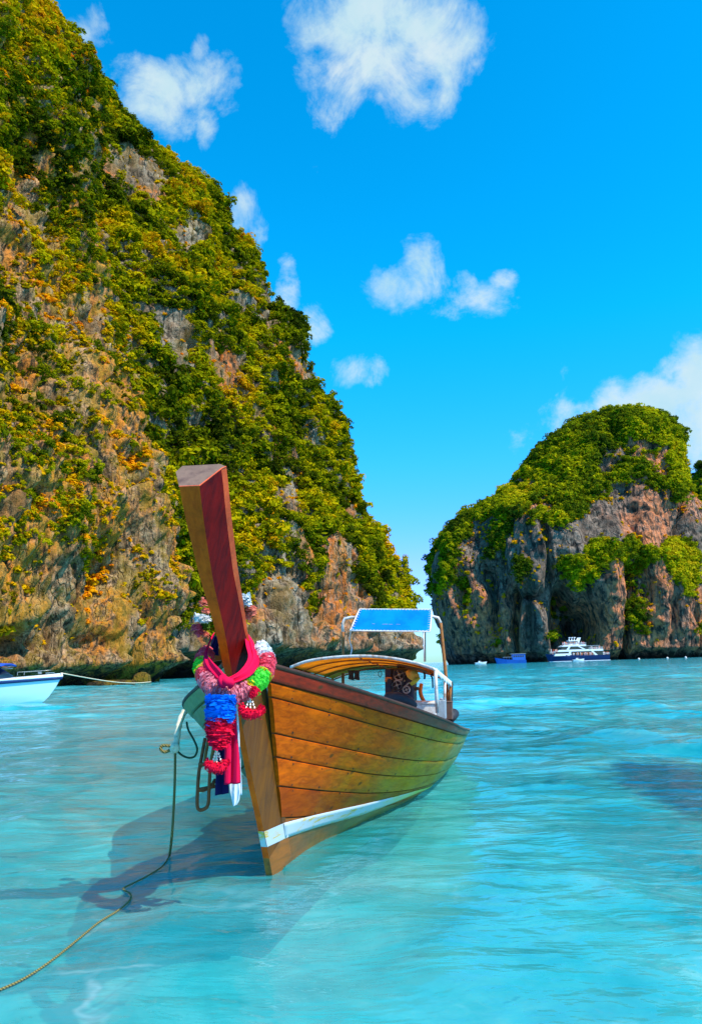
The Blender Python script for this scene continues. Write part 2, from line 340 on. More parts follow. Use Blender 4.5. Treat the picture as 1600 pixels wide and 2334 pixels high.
# ------------------------------------------------------------------ water
def build_water():
    az = np.r_[np.linspace(-180, -34, 34, endpoint=False), np.linspace(-34, 34, 520), np.linspace(34, 180, 35)[1:-1]]
    r = np.r_[[.02, .6, 1.2, 1.8], 2.2*np.exp(np.linspace(0, math.log(150/2.2), 620)), 150*np.exp(np.linspace(.04, math.log(40000/150), 90))]
    A, RR = np.meshgrid(np.radians(az), r)
    X = np.sin(A)*RR; Y = np.cos(A)*RR
    cell = np.maximum(np.gradient(r)[:, None], RR*rad(.13))
    Z = np.zeros_like(X)
    g = np.random.default_rng(3)
    P = np.stack([X, Y, 0*X], -1)
    wx = X+1.2*vnoise(P*.35, 5); wy = Y+1.2*vnoise(P*.35, 9)
    for k in range(34):
        lam = .22*1.135**k
        th = g.normal(0, .55)+ (1.45 if g.random() < .8 else .6)
        amp = .0052*lam**.85 if lam > 1 else .0050*lam**1.35
        fade = np.clip((lam/cell-3)/5, 0, 1)
        ph = g.uniform(0, 6.28)
        kk = 2*math.pi/lam
        s_ = np.sin((wx*math.cos(th)+wy*math.sin(th))*kk+ph)
        Z += amp*fade*(1-np.abs(s_)*1.6 if k % 2 else s_)
    Z -= Z[:300].mean()*1.0
    Z *= (.45+.75*np.clip(.5+vnoise(P*.13, 31), 0, 1.3))
    Z *= np.clip((600-RR)/400, 0, 1)
    global WG; WG = (X[:500, 34:554], Y[:500, 34:554], Z[:500, 34:554])
    n = X.shape
    V = np.stack([X, Y, Z], -1).reshape(-1, 3)
    a, b = n
    i = np.arange(a-1)[:, None]; j = np.arange(b)[None, :]
    j2 = (j+1) % b
    F = np.stack([i*b+j, (i+1)*b+j, (i+1)*b+j2, i*b+j2], -1).reshape(-1, 4)[:, ::-1]
    me = bpy.data.meshes.new('water')
    me.vertices.add(len(V)); me.vertices.foreach_set('co', V.ravel())
    me.loops.add(F.size); me.loops.foreach_set('vertex_index', F.ravel().astype(np.int32))
    me.polygons.add(len(F)); me.polygons.foreach_set('loop_start', np.arange(0, F.size, 4, dtype=np.int32))
    me.polygons.foreach_set('use_smooth', np.ones(len(F), bool)); me.update(calc_edges=True)
    def fn(t, b):
        v = t.n('ShaderNodeNewGeometry').outputs['Position']
        p1 = t.noise(t.vmul(v, (.55, .75, 1.)), 1., 5, .6, .8)
        p2 = t.noise(t.vmul(v, (.16, .22, 1.)), 1., 4, .5, .5)
        p3 = t.noise(t.vmul(v, (1.6, 2.6, 1.)), 1., 5, .65, 1.)
        s3 = t.m('ADD', t.m('MULTIPLY', p1, .45), t.m('ADD', t.m('MULTIPLY', p2, .35), t.m('MULTIPLY', p3, .2)))
        col = t.ramp(s3, [(.36, (.004, .31, .37)), (.45, (.02, .40, .44)), (.53, (.08, .47, .49)), (.65, (.26, .60, .58))])
        sp = t.n('ShaderNodeSeparateXYZ', i={0: v})
        y = sp.outputs[1]; x = sp.outputs[0]
        # deeper water towards the mouth of the bay
        col = t.mix(t.step(y, 25., 130.), col, t.mix(p2, (.01, .29, .36), (.035, .38, .42)))
        col = t.mix(t.step(y, 260., 700.), col, (.0, .10, .24))
        # dark swell at the right, its shade painted into the water colour
        dx = t.m('MULTIPLY', t.m('SUBTRACT', x, 4.5), .75); dy = t.m('MULTIPLY', t.m('SUBTRACT', y, 9.6), .33)
        w = t.m('ADD', t.m('ADD', t.m('MULTIPLY', dx, dx), t.m('MULTIPLY', dy, dy)), t.m('MULTIPLY', t.m('SUBTRACT', p3, .5), 1.6))
        col = t.mix(t.m('MULTIPLY', t.step(w, 1.15, .45), .9), col, (.0, .12, .22))
        # caustic light net painted into the water colour
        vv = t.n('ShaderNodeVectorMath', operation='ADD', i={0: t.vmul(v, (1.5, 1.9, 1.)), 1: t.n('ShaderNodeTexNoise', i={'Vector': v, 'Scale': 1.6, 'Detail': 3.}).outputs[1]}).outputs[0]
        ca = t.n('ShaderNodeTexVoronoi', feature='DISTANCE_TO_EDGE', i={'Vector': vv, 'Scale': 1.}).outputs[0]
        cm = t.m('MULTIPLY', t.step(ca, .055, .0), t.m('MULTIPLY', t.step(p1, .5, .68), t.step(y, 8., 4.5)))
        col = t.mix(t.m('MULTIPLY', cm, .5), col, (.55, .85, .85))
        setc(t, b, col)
        b.inputs['Roughness'].default_value = .07; b.inputs['IOR'].default_value = 1.333
        r1 = t.noise(t.vmul(v, (2.6, 4.6, 1.)), 1., 4, .5, .3)
        r2 = t.noise(t.vmul(v, (.8, 1.9, 1.)), 1., 4, .5, .4)
        r3 = t.noise(t.vmul(v, (.16, .5, 1.)), 1., 6, .62)
        h = t.m('ADD', t.m('MULTIPLY', r1, .018), t.m('ADD', t.m('MULTIPLY', r2, .06), t.m('MULTIPLY', t.m('MULTIPLY', r3, t.step(y, 15., 120.)), .6)))
        bumpn(t, b, h, .9, 1.)
        tb = t.n('ShaderNodeBsdfTransparent', i={'Color': t.mix(t.step(w, 1.15, .45), (.27, .78, .82), (.02, .30, .38))})
        gl = t.n('ShaderNodeBsdfGlossy', i={'Roughness': .06, 'Color': (1, 1, 1, 1)}); t.L.new(b.inputs['Normal'].links[0].from_socket, gl.inputs['Normal'])
        fr = t.n('ShaderNodeFresnel', i={'IOR': 1.333}); t.L.new(b.inputs['Normal'].links[0].from_socket, fr.inputs['Normal'])
        clear = t.n('ShaderNodeMixShader', i={0: fr.outputs[0], 1: tb.outputs[0], 2: gl.outputs[0]})
        dist = t.n('ShaderNodeVectorMath', operation='LENGTH', i={0: v}).outputs['Value']
        fac = t.m('MULTIPLY', t.step(dist, 34., 9.), .50)
        ms = t.n('ShaderNodeMixShader', i={0: fac, 1: b.outputs[0], 2: clear.outputs[0]})
        t.L.new(ms.outputs[0], t.nt.nodes['Material Output'].inputs[0])
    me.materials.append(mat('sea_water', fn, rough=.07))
    tag(link('water', me), 'turquoise shallow sea with small ripples', None, None, 'structure')
build_water()
def build_bed():
    az = np.radians(np.r_[np.linspace(-180, -36, 40), np.linspace(-35, 35, 241), np.linspace(36, 180, 40)]); rr = np.r_[[.01], np.exp(np.linspace(math.log(.8), math.log(300), 260))]
    A_, R_ = np.meshgrid(az, rr); P = np.stack([np.sin(A_)*R_, np.cos(A_)*R_, 0*A_], -1)
    P[..., 2] = -.80-np.clip((R_-12)*.03, 0, 6)+.30*fbm(P*.8, 4, 7)
    def fn(t, b):
        v = t.n('ShaderNodeNewGeometry').outputs['Position']
        n = t.noise(t.vmul(v, (.5, .6, 1.)), 1., 5, .6, .7)
        col = t.ramp(n, [(.34, (.40, .48, .46)), (.48, (.74, .77, .70)), (.60, (.92, .92, .86))])
        w = t.n('ShaderNodeVectorMath', operation='ADD', i={0: t.vmul(v, (1.5, 1.7, 1.)), 1: t.n('ShaderNodeTexNoise', i={'Vector': v, 'Scale': 1.3, 'Detail': 4.}).outputs[1]}).outputs[0]
        setc(t, b, col); bumpn(t, b, n, .4, .1)
    MB().grid(P, flip=False).build('sea_bed', mat('sea_bed_sand', fn, rough=.9), None, smooth=True)['kind'] = 'structure'
build_bed()

# ------------------------------------------------------------------ rock and foliage materials
def rockmat(name, sc, warm, dark, pale, orange, green=.0, ob=.0):
    def fn(t, b):
        v = t.n('ShaderNodeNewGeometry').outputs['Position']
        vs = t.vmul(v, (sc, sc, sc*.28))
        a = t.noise(vs, 1., 6, .66); c = t.noise(vs, 3.7, 6, .72)
        d = t.noise(t.vmul(v, (sc*.3, sc*.3, sc*.14)), 1., 4, .55)
        e = t.noise(t.vmul(v, (sc*3, sc*3, sc*3)), 1.3, 5, .7)
        col = t.mix(t.step(a, .36, .64), warm, pale)
        col = t.mix(t.m('MULTIPLY', t.step(d, .44-ob, .58-ob), t.step(c, .38, .6)), col, orange)
        col = t.mix(t.m('MULTIPLY', t.step(c, .50, .40), .8), col, dark)
        col = t.mix(t.m('MULTIPLY', t.step(e, .56, .40), .5), col, dark)
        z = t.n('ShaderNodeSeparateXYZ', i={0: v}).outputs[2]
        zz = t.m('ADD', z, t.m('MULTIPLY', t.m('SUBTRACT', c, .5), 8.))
        col = t.mix(t.m('MULTIPLY', t.step(zz, 3.4 if sc > .2 else 8.5 if sc > .12 else 4.5, 1.0), .94), col, (.018, .017, .010))  # shade of the undercut painted into the rock colour near the waterline
        if green:
            gm = t.m('MULTIPLY', t.step(t.noise(t.vmul(v, (sc*.45, sc*.45, sc*.3)), 1.7, 6, .7), .46, .56), green)
            col = t.mix(gm, col, t.mix(e, (.34, .15, .008), (.46, .32, .012)))
        setc(t, b, col)
        ck = t.n('ShaderNodeTexVoronoi', feature='DISTANCE_TO_EDGE', i={'Vector': t.vmul(t.n('ShaderNodeVectorMath', operation='ADD', i={0: v, 1: t.n('ShaderNodeTexNoise', i={'Vector': v, 'Scale': sc*2., 'Detail': 4.}).outputs[1]}).outputs[0], (sc*2.9, sc*2.9, sc*.7)), 'Scale': 1.}).outputs[0]
        crack = t.m('MULTIPLY', t.step(ck, .09, .0), t.step(a, .42, .62))
        col = t.mix(t.m('MULTIPLY', crack, .45), col, dark); setc(t, b, col)
        bumpn(t, b, t.m('SUBTRACT', t.m('ADD', t.m('MULTIPLY', c, .8), t.m('MULTIPLY', e, .5)), t.m('MULTIPLY', crack, .35)), 1., .5/sc*.5)
    return mat(name, fn, rough=.9, spec=.15)
def leafmat(name, cols, patch):
    def fn(t, b):
        oi = t.n('ShaderNodeObjectInfo'); v = t.n('ShaderNodeNewGeometry').outputs['Position']
        r = oi.outputs['Random']; n = t.noise(v, patch, 4, .6); n2 = t.noise(v, patch*14, 3, .6)
        f = t.m('ADD', t.m('MULTIPLY', r, .42), t.m('ADD', t.m('MULTIPLY', t.m('SUBTRACT', n, .5), 2.4), t.m('MULTIPLY', t.m('SUBTRACT', n2, .5), .55)))
        f = t.m('ADD', f, .28, clamp=True)
        col = t.ramp(f, [(i/(len(cols)-1), c) for i, c in enumerate(cols)])
        df = t.n('ShaderNodeBsdfDiffuse', i={'Color': col}); tr = t.n('ShaderNodeBsdfTranslucent', i={'Color': col})
        ms = t.n('ShaderNodeMixShader', i={0: .3, 1: df.outputs[0], 2: tr.outputs[0]})
        t.L.new(ms.outputs[0], t.nt.nodes['Material Output'].inputs[0])
    return mat(name, fn)

# ------------------------------------------------------------------ cliffs
def sheet(name, P, m, label, disp):
    """P: (nv,nu,3) surface; pushed out along its normals by disp(P, px, py)"""
    du = np.gradient(P, axis=1); dv = np.gradient(P, axis=0)
    N = np.cross(du, dv); N /= np.linalg.norm(N, axis=-1, keepdims=True)+1e-9
    x, y = proj(P); Q = P+N*disp(P, x, y, N)[..., None]
    a, b = P.shape[:2]
    i = np.arange(a-1)[:, None]; j = np.arange(b-1)[None, :]
    F = np.stack([i*b+j, i*b+j+1, (i+1)*b+j+1, (i+1)*b+j], -1).reshape(-1, 4)
    me = bpy.data.meshes.new(name)
    V = Q.reshape(-1, 3)
    me.vertices.add(len(V)); me.vertices.foreach_set('co', V.ravel())
    me.loops.add(F.size); me.loops.foreach_set('vertex_index', F.ravel().astype(np.int32))
    me.polygons.add(len(F)); me.polygons.foreach_set('loop_start', np.arange(0, F.size, 4, dtype=np.int32))
    me.update(calc_edges=True); me.materials.append(m)
    tag(link(name, me), label, None, None, 'structure')
    return Q
def levels(pts, Dfun):
    """silhouette pixels -> tables x(z), D(z)"""
    out = []
    for px, py in pts:
        z = 0.
        for _ in range(25): z = at(px, py, Dfun(z))[2]
        p = at(px, py, Dfun(z)); out.append(p)
    out = np.array(out); o = np.argsort(out[:, 2]); out = out[o]
    out[0, 2] = min(out[0, 2], -1.)
    return out
def path_corner(L, T, B, u, r=.12):
    """L -> T -> B polyline with a rounded corner, u in 0..1 (corner at .8)"""
    u = np.asarray(u)[None, :, None]; L, T, B = L[:, None, :], T[:, None, :], B[:, None, :]
    uc = .8
    a = L+(T-L)*np.clip(u/uc, 0, 1); b = T+(B-T)*np.clip((u-uc)/(1-uc), 0, 1)
    P = np.where(u < uc, a, b)
    # round
    w = .05; s = np.clip((u-(uc-w))/(2*w), 0, 1)
    A0 = L+(T-L)*((uc-w)/uc); B0 = T+(B-T)*(w/(1-uc))
    bz = (1-s)**2*A0+2*(1-s)*s*T+s**2*B0
    return np.where((u > uc-w) & (u < uc+w), bz, P)
def gauss(x, y, blobs):
    r = 0*x
    for cx, cy, rx, ry, a in blobs: r = r+a*np.exp(-(((x-cx)/rx)**2+((y-cy)/ry)**2))
    return r

# foliage clumps ---------------------------------------------------
def clump(name, n, leaf, seed, m, lumps=7, flat=.8):
    g = np.random.default_rng(seed)
    C = g.normal(size=(lumps, 3)); C /= np.linalg.norm(C, axis=1, keepdims=True); C *= g.uniform(.35, .68, (lumps, 1)); C[:, 2] *= flat
    rr = g.uniform(.32, .52, lumps)
    k = g.integers(0, lumps, n)
    d = g.normal(size=(n, 3)); d /= np.linalg.norm(d, axis=1, keepdims=True)
    d[:, 2] = np.where(d[:, 2] < -.35, -d[:, 2], d[:, 2])
    p = C[k]+d*(rr[k]*g.uniform(.75, 1.08, n))[:, None]
    nrm = d+g.normal(0, .45, (n, 3)); nrm /= np.linalg.norm(nrm, axis=1, keepdims=True)
    a = np.cross(nrm, g.normal(size=(n, 3))); a /= np.linalg.norm(a, axis=1, keepdims=True); b = np.cross(nrm, a)
    s = leaf*g.uniform(.6, 1.35, (n, 1))
    V = np.stack([p-a*s, p+b*s*.6, p+a*s, p-b*s*.6], 1).reshape(-1, 3)
    me = bpy.data.meshes.new(name)
    me.from_pydata(V.tolist(), [], [(4*i, 4*i+1, 4*i+2, 4*i+3) for i in range(n)]); me.materials.append(m); me.update()
    return me
def gn_group(name, collection):
    ng = bpy.data.node_groups.new(name, 'GeometryNodeTree')
    ng.interface.new_socket('Geometry', in_out='INPUT', socket_type='NodeSocketGeometry')
    ng.interface.new_socket('Geometry', in_out='OUTPUT', socket_type='NodeSocketGeometry')
    N, L = ng.nodes, ng.links
    i = N.new('NodeGroupInput'); o = N.new('NodeGroupOutput')
    ci = N.new('GeometryNodeCollectionInfo'); ci.inputs[0].default_value = collection
    ci.inputs['Separate Children'].default_value = True; ci.inputs['Reset Children'].default_value = True
    ip = N.new('GeometryNodeInstanceOnPoints'); ip.inputs['Pick Instance'].default_value = True
    def attr(nm, tp):
        a = N.new('GeometryNodeInputNamedAttribute'); a.data_type = tp; a.inputs['Name'].default_value = nm; return a.outputs[0]
    L.new(i.outputs[0], ip.inputs['Points']); L.new(ci.outputs[0], ip.inputs['Instance'])
    L.new(attr('pick', 'INT'), ip.inputs['Instance Index'])
    L.new(attr('turn', 'FLOAT_VECTOR'), ip.inputs['Rotation']); L.new(attr('size', 'FLOAT_VECTOR'), ip.inputs['Scale'])
    L.new(ip.outputs[0], o.inputs[0])
    return ng
def foliage(name, label, P, size, m, meshes, squash=.85):
    n = len(P); me = bpy.data.meshes.new(name); me.vertices.add(n); me.vertices.foreach_set('co', np.ascontiguousarray(P).ravel())
    a = me.attributes.new('pick', 'INT', 'POINT'); a.data.foreach_set('value', rng.integers(0, len(meshes), n).astype(np.int32))
    a = me.attributes.new('turn', 'FLOAT_VECTOR', 'POINT')
    rt = np.stack([rng.normal(0, .25, n), rng.normal(0, .25, n), rng.uniform(0, 6.28, n)], -1); a.data.foreach_set('vector', rt.ravel())
    a = me.attributes.new('size', 'FLOAT_VECTOR', 'POINT')
    sz = np.stack([size, size, size*squash*rng.uniform(.8, 1.2, n)], -1); a.data.foreach_set('vector', sz.ravel())
    c = bpy.data.collections.new(name+'_clumps')
    for k, q in enumerate(meshes): c.objects.link(bpy.data.objects.new('leaf_clump', q))
    o = link(name, me); md = o.modifiers.new('scatter', 'NODES'); md.node_group = gn_group(name, c)
    me.materials.append(m)
    tag(o, label, None, None, 'stuff'); return o
def scatter(Q, prob, n, seed):
    """random points on the grid surface, density ~ area * prob"""
    g = np.random.default_rng(seed)
    A = np.linalg.norm(np.cross(Q[1:, :-1]-Q[:-1, :-1], Q[:-1, 1:]-Q[:-1, :-1]), axis=-1)*prob[:-1, :-1]
    w = A.ravel().cumsum(); k = np.searchsorted(w, g.uniform(0, w[-1], n)); i, j = np.unravel_index(np.minimum(k, A.size-1), A.shape)
    a, b = g.random((n, 1)), g.random((n, 1))
    P = Q[i, j]+(Q[i+1, j]-Q[i, j])*a+(Q[i, j+1]-Q[i, j])*b
    return P, i, j

LEAF = {}
LEAF['far'] = leafmat('slope_leaves', [(.018, .030, .003), (.085, .110, .003), (.28, .27, .003), (.54, .40, .003), (.64, .31, .005)], .035)
LEAF['near'] = leafmat('tuft_leaves', [(.12, .10, .003), (.44, .32, .004), (.76, .43, .004), (.92, .38, .006), (.88, .26, .012)], .09)
LEAF['isle'] = leafmat('island_leaves', [(.020, .040, .006), (.07, .11, .006), (.20, .23, .005), (.48, .44, .005), (.62, .46, .010)], .022)
CL = {k: [clump('leaf_clump', 230, .15, 10*i+s, LEAF[k]) for i in range(5)] for s, k in enumerate(('far', 'near', 'isle'))}
TUFT = [clump('tuft_clump', 90, .26, 90+i, LEAF['near'], lumps=4) for i in range(4)]

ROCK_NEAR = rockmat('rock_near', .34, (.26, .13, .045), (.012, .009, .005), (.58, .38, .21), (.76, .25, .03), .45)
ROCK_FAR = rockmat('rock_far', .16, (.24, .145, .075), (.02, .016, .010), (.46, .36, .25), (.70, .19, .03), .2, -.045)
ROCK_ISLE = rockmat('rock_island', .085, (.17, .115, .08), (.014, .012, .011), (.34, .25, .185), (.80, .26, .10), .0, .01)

# --- near buttress on the left
def near_cliff():
    T = levels([(455, 1560), (445, 1450), (436, 1350), (430, 1250), (416, 1160), (382, 1044), (350, 920), (302, 820), (252, 734), (228, 600), (212, 450), (203, 300), (198, 215), (165, 165), (115, 60), (90, 0), (50, -120), (0, -260)], lambda z: 124+.16*z)
    nz, nu = 470, 600
    zt = T[-1, 2]; z = np.linspace(-1., 1, nz); z = np.where(z < 0, -1.5, z); z = -1.5+(zt+1.5)*np.linspace(0, 1, nz)**1.05
    tx = np.interp(z, T[:, 2], T[:, 0]); ty = np.interp(z, T[:, 2], T[:, 1])
    Tp = np.stack([tx, ty, z], -1)
    Lp = np.stack([-46+(tx-tx[0])*.85, 62+(ty-ty[0]), z], -1)
    Bp = Tp+np.array([-35., 18, 0])
    P = path_corner(Lp, Tp, Bp, np.linspace(0, 1, nu))
    def disp(P, x, y, N):
        z = P[..., 2]
        q = P*np.array([1, 1, .55])
        big = fbm(q/17., 3, 1)*5.5
        flute = ridged(P*np.array([.11, .11, .034]), 3, 15)*3.2+ridged(P*np.array([.3, .3, .09]), 4, 11)*1.9
        med = fbm(P/np.array([2.6, 2.6, 4.2]), 5, 21, .6)*2.3
        fine = ridged(P/1.6*np.array([1, 1, .55]), 4, 41)*.85
        cave = gauss(x, y, [(268, 1290, 40, 85, -7.), (395, 1450, 40, 50, -4.5), (265, 1450, 50, 24, -3.5), (60, 1455, 90, 30, -4.), (330, 1020, 16, 70, -2.5), (285, 1100, 12, 60, -2.), (375, 1230, 10, 60, -2.2), (100, 780, 14, 60, -2.), (30, 1240, 22, 45, -2.4), (196, 480, 13, 150, -4.), (215, 700, 10, 70, -3.), (330, 900, 10, 70, -3.2), (130, 470, 12, 70, -2.5), (60, 380, 16, 60, -2.5), (405, 1230, 9, 80, -3.), (240, 860, 9, 70, -2.4), (165, 1000, 12, 70, -2.)])
        notch = -8.0*np.clip(1-np.abs(z-.2)/2.7, 0, 1)**.55*(1+.35*vnoise(P/4., 77))
        steps = .55*np.abs(((z+1.5*vnoise(P/9., 3))*.28) % 1-.5)*2
        crk = np.clip((ridged(P*np.array([.21, .21, .05]), 2, 91)-.55)/.3, 0, 1)**1.5*-3.6*np.clip(1.3-z/70, .2, 1)
        return big+flute+med+fine+cave+notch+steps+crk-1.2
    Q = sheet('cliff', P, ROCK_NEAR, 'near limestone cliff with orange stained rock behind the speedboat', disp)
    x, y = proj(Q)
    veg = fbm(Q/9., 5, 61)*2.2+.42+gauss(x, y, [(100, 130, 190, 260, 2.4), (190, 420, 120, 330, 1.5), (250, 420, 110, 260, .9), (300, 800, 55, 110, .5), (80, 1110, 120, 100, .55), (20, 960, 70, 80, .5), (150, 1010, 60, 70, .3),
                                               (30, 480, 60, 130, -1.0), (30, 640, 90, 90, -.6), (160, 720, 75, 80, -1.5), (190, 860, 60, 100, -1.8), (250, 980, 50, 70, -.6), (330, 1180, 80, 160, -.7), (200, 1420, 330, 85, -1.7), (70, 1330, 90, 60, -.9), (268, 1300, 40, 90, -1.5), (190, 1290, 50, 30, .8)])
    du = np.gradient(Q, axis=1); dv = np.gradient(Q, axis=0); N = np.cross(du, dv); N /= np.linalg.norm(N, axis=-1, keepdims=True)+1e-9
    up = np.clip(N[..., 2]*1.6+.45, .03, 1)
    tree = np.clip(veg, 0, 1)*np.clip((Q[..., 2]-6)/6, 0, 1)
    Pp, i, j = scatter(Q, tree*(.35+.65*up), 10500, 5)
    big = np.clip((1150-y[i, j])/1000, 0, 1)
    foliage('foliage', 'trees and shrubs growing over the near left cliff', Pp+N[i, j]*.3, rng.gamma(4, .22, len(Pp))*(.62+.75*big)+.22, LEAF['far'], CL['far'])
    tp = np.clip(veg*.5+.75, .08, 1)*np.clip(fbm(Q/3.5, 4, 66)*6+.35, .02, 1)*up**1.2*np.clip((Q[..., 2]-5)/4, 0, 1)
    Pp, i, j = scatter(Q, tp, 52000, 6)
    foliage('foliage', 'yellow tufts of dry grass in the cracks of the near left cliff', Pp+N[i, j]*.1, rng.gamma(2, .18, len(Pp))+.13, LEAF['near'], TUFT, .7)
near_cliff()

# --- long forested slope running to the point
FARQ = {}
def far_cliff():
    T = levels([(990, 1517), (986, 1480), (975, 1440), (948, 1392), (936, 1340), (921, 1280), (876, 1215), (841, 1160), (818, 1085), (806, 1010), (778, 930), (750, 845), (728, 815), (694, 770), (638, 690), (605, 610), (552, 535), (492, 445), (442, 395), (377, 330), (322, 275), (255, 222), (200, 200), (150, 170), (60, 120)], lambda z: 250+.22*z)
    nz, nu = 420, 420
    zt = T[-1, 2]; z = -2+(zt+2)*np.linspace(0, 1, nz)**1.12
    tx = np.interp(z, T[:, 2], T[:, 0]); ty = np.interp(z, T[:, 2], T[:, 1])
    Tp = np.stack([tx, ty, z], -1)
    Lp = np.stack([-46+(tx-tx[0])*1.0, 128+(ty-ty[0])*1.3, z], -1)
    Bp = Tp+np.array([-60., 30, 0])
    P = path_corner(Lp, Tp, Bp, np.linspace(0, 1, nu))
    def disp(P, x, y, N):
        z = P[..., 2]
        big = fbm(P/np.array([30., 30., 42.]), 3, 101)*8*np.clip((z+10)/40, .35, 1)
        flute = ridged(P*np.array([.07, .07, .028]), 4, 111)*2.6
        med = fbm(P/6.5, 4, 121)*4.2
        fine = ridged(P/2.2, 3, 131)*.5
        strata = .9*np.abs(((z+2*vnoise(P/14., 3))*.30) % 1-.5)*2*np.clip((40-z)/25, 0, 1)
        notch = -17.*np.clip(1-np.abs(z+.5)/6.3, 0, 1)**.5*(1+.5*vnoise(P/6., 177))*np.clip((1000-x)/120, .35, 1)
        crk = np.clip((ridged(P*np.array([.10, .10, .03]), 2, 191)-.6)/.3, 0, 1)**1.5*-5.
        return crk+big*np.clip((1000-x)/200, .3, 1)+flute+med+fine+strata+notch-2.0
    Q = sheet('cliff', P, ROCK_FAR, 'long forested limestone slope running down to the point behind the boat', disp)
    x, y = proj(Q)
    rocks = [(270, 375, 48, 42, -2.), (330, 410, 45, 50, -2.2), (350, 445, 26, 30, -1.5), (425, 545, 42, 24, -2.), (390, 515, 28, 20, -1.), (395, 790, 32, 60, -1.8), (515, 835, 34, 42, -1.8), (470, 800, 30, 30, -.7), (660, 1105, 32, 42, -2.2), (645, 1350, 50, 48, -2.4), (600, 1400, 45, 50, -1.6),
             (770, 1295, 28, 55, -2.2), (720, 1440, 160, 42, -2.2), (900, 1450, 80, 40, -2.), (620, 1470, 90, 50, -1.5), (350, 730, 30, 40, -.7), (700, 880, 22, 60, -.7), (610, 720, 14, 60, -.9), (530, 700, 20, 40, -.8)]
    veg = fbm(Q/16., 4, 161)*1.2+1.05+gauss(x, y, rocks)
    du = np.gradient(Q, axis=1); dv = np.gradient(Q, axis=0); N = np.cross(du, dv); N /= np.linalg.norm(N, axis=-1, keepdims=True)+1e-9
    up = np.clip(N[..., 2]*1.5+.5, .08, 1)
    pr = np.clip(veg, 0, 1)*(.35+.65*up)*np.clip((Q[..., 2]-7)/5, 0, 1)*(x > 120)*(x < 1000)
    Pp, i, j = scatter(Q, pr, 15500, 15)
    s = rng.gamma(3.5, .45, len(Pp))+.5
    foliage('foliage', 'dense yellow green forest covering the long slope behind the boat', Pp+N[i, j]*s[:, None]*.35, s, LEAF['far'], CL['far'])
    tp = np.clip(veg*.3+.6, 0, 1)*up*np.clip((Q[..., 2]-6)/4, 0, 1)*(x > 120)
    Pp, i, j = scatter(Q, tp, 6000, 16)
    foliage('foliage', 'small bushes between the rocks of the long slope', Pp, rng.gamma(4, .14, len(Pp))+.3, LEAF['far'], TUFT, .8)
    FARQ['Q'] = Q; FARQ['N'] = N
far_cliff()

# --- domed island on the right and the cliff beyond it
def dome(name, label, left, right, Dc, depth, nz, nu, m, disp, zoff=-1.5, pw=.8):
    Lt = levels(left, lambda z: Dc); Rt = levels(right, lambda z: Dc)
    zt = min(Lt[-1, 2], Rt[-1, 2]); v = np.linspace(0, 1, nz); z = zoff+(zt-zoff)*(1-(1-v)**1.7)
    xl = np.interp(z, Lt[:, 2], Lt[:, 0]); xr = np.interp(z, Rt[:, 2], Rt[:, 0])
    c = (xl+xr)/2; a = np.maximum((xr-xl)/2, .3)
    ph = np.linspace(math.pi*.93, math.pi*2.07, nu); cs, sn = np.cos(ph), np.sin(ph)
    X = c[:, None]+a[:, None]*np.sign(cs)*np.abs(cs)**pw
    Y = Dc+depth*a[:, None]*np.sign(sn)*np.abs(sn)**pw
    return sheet(name, np.stack([X, Y, np.repeat(z[:, None], nu, 1)], -1), m, label, disp)
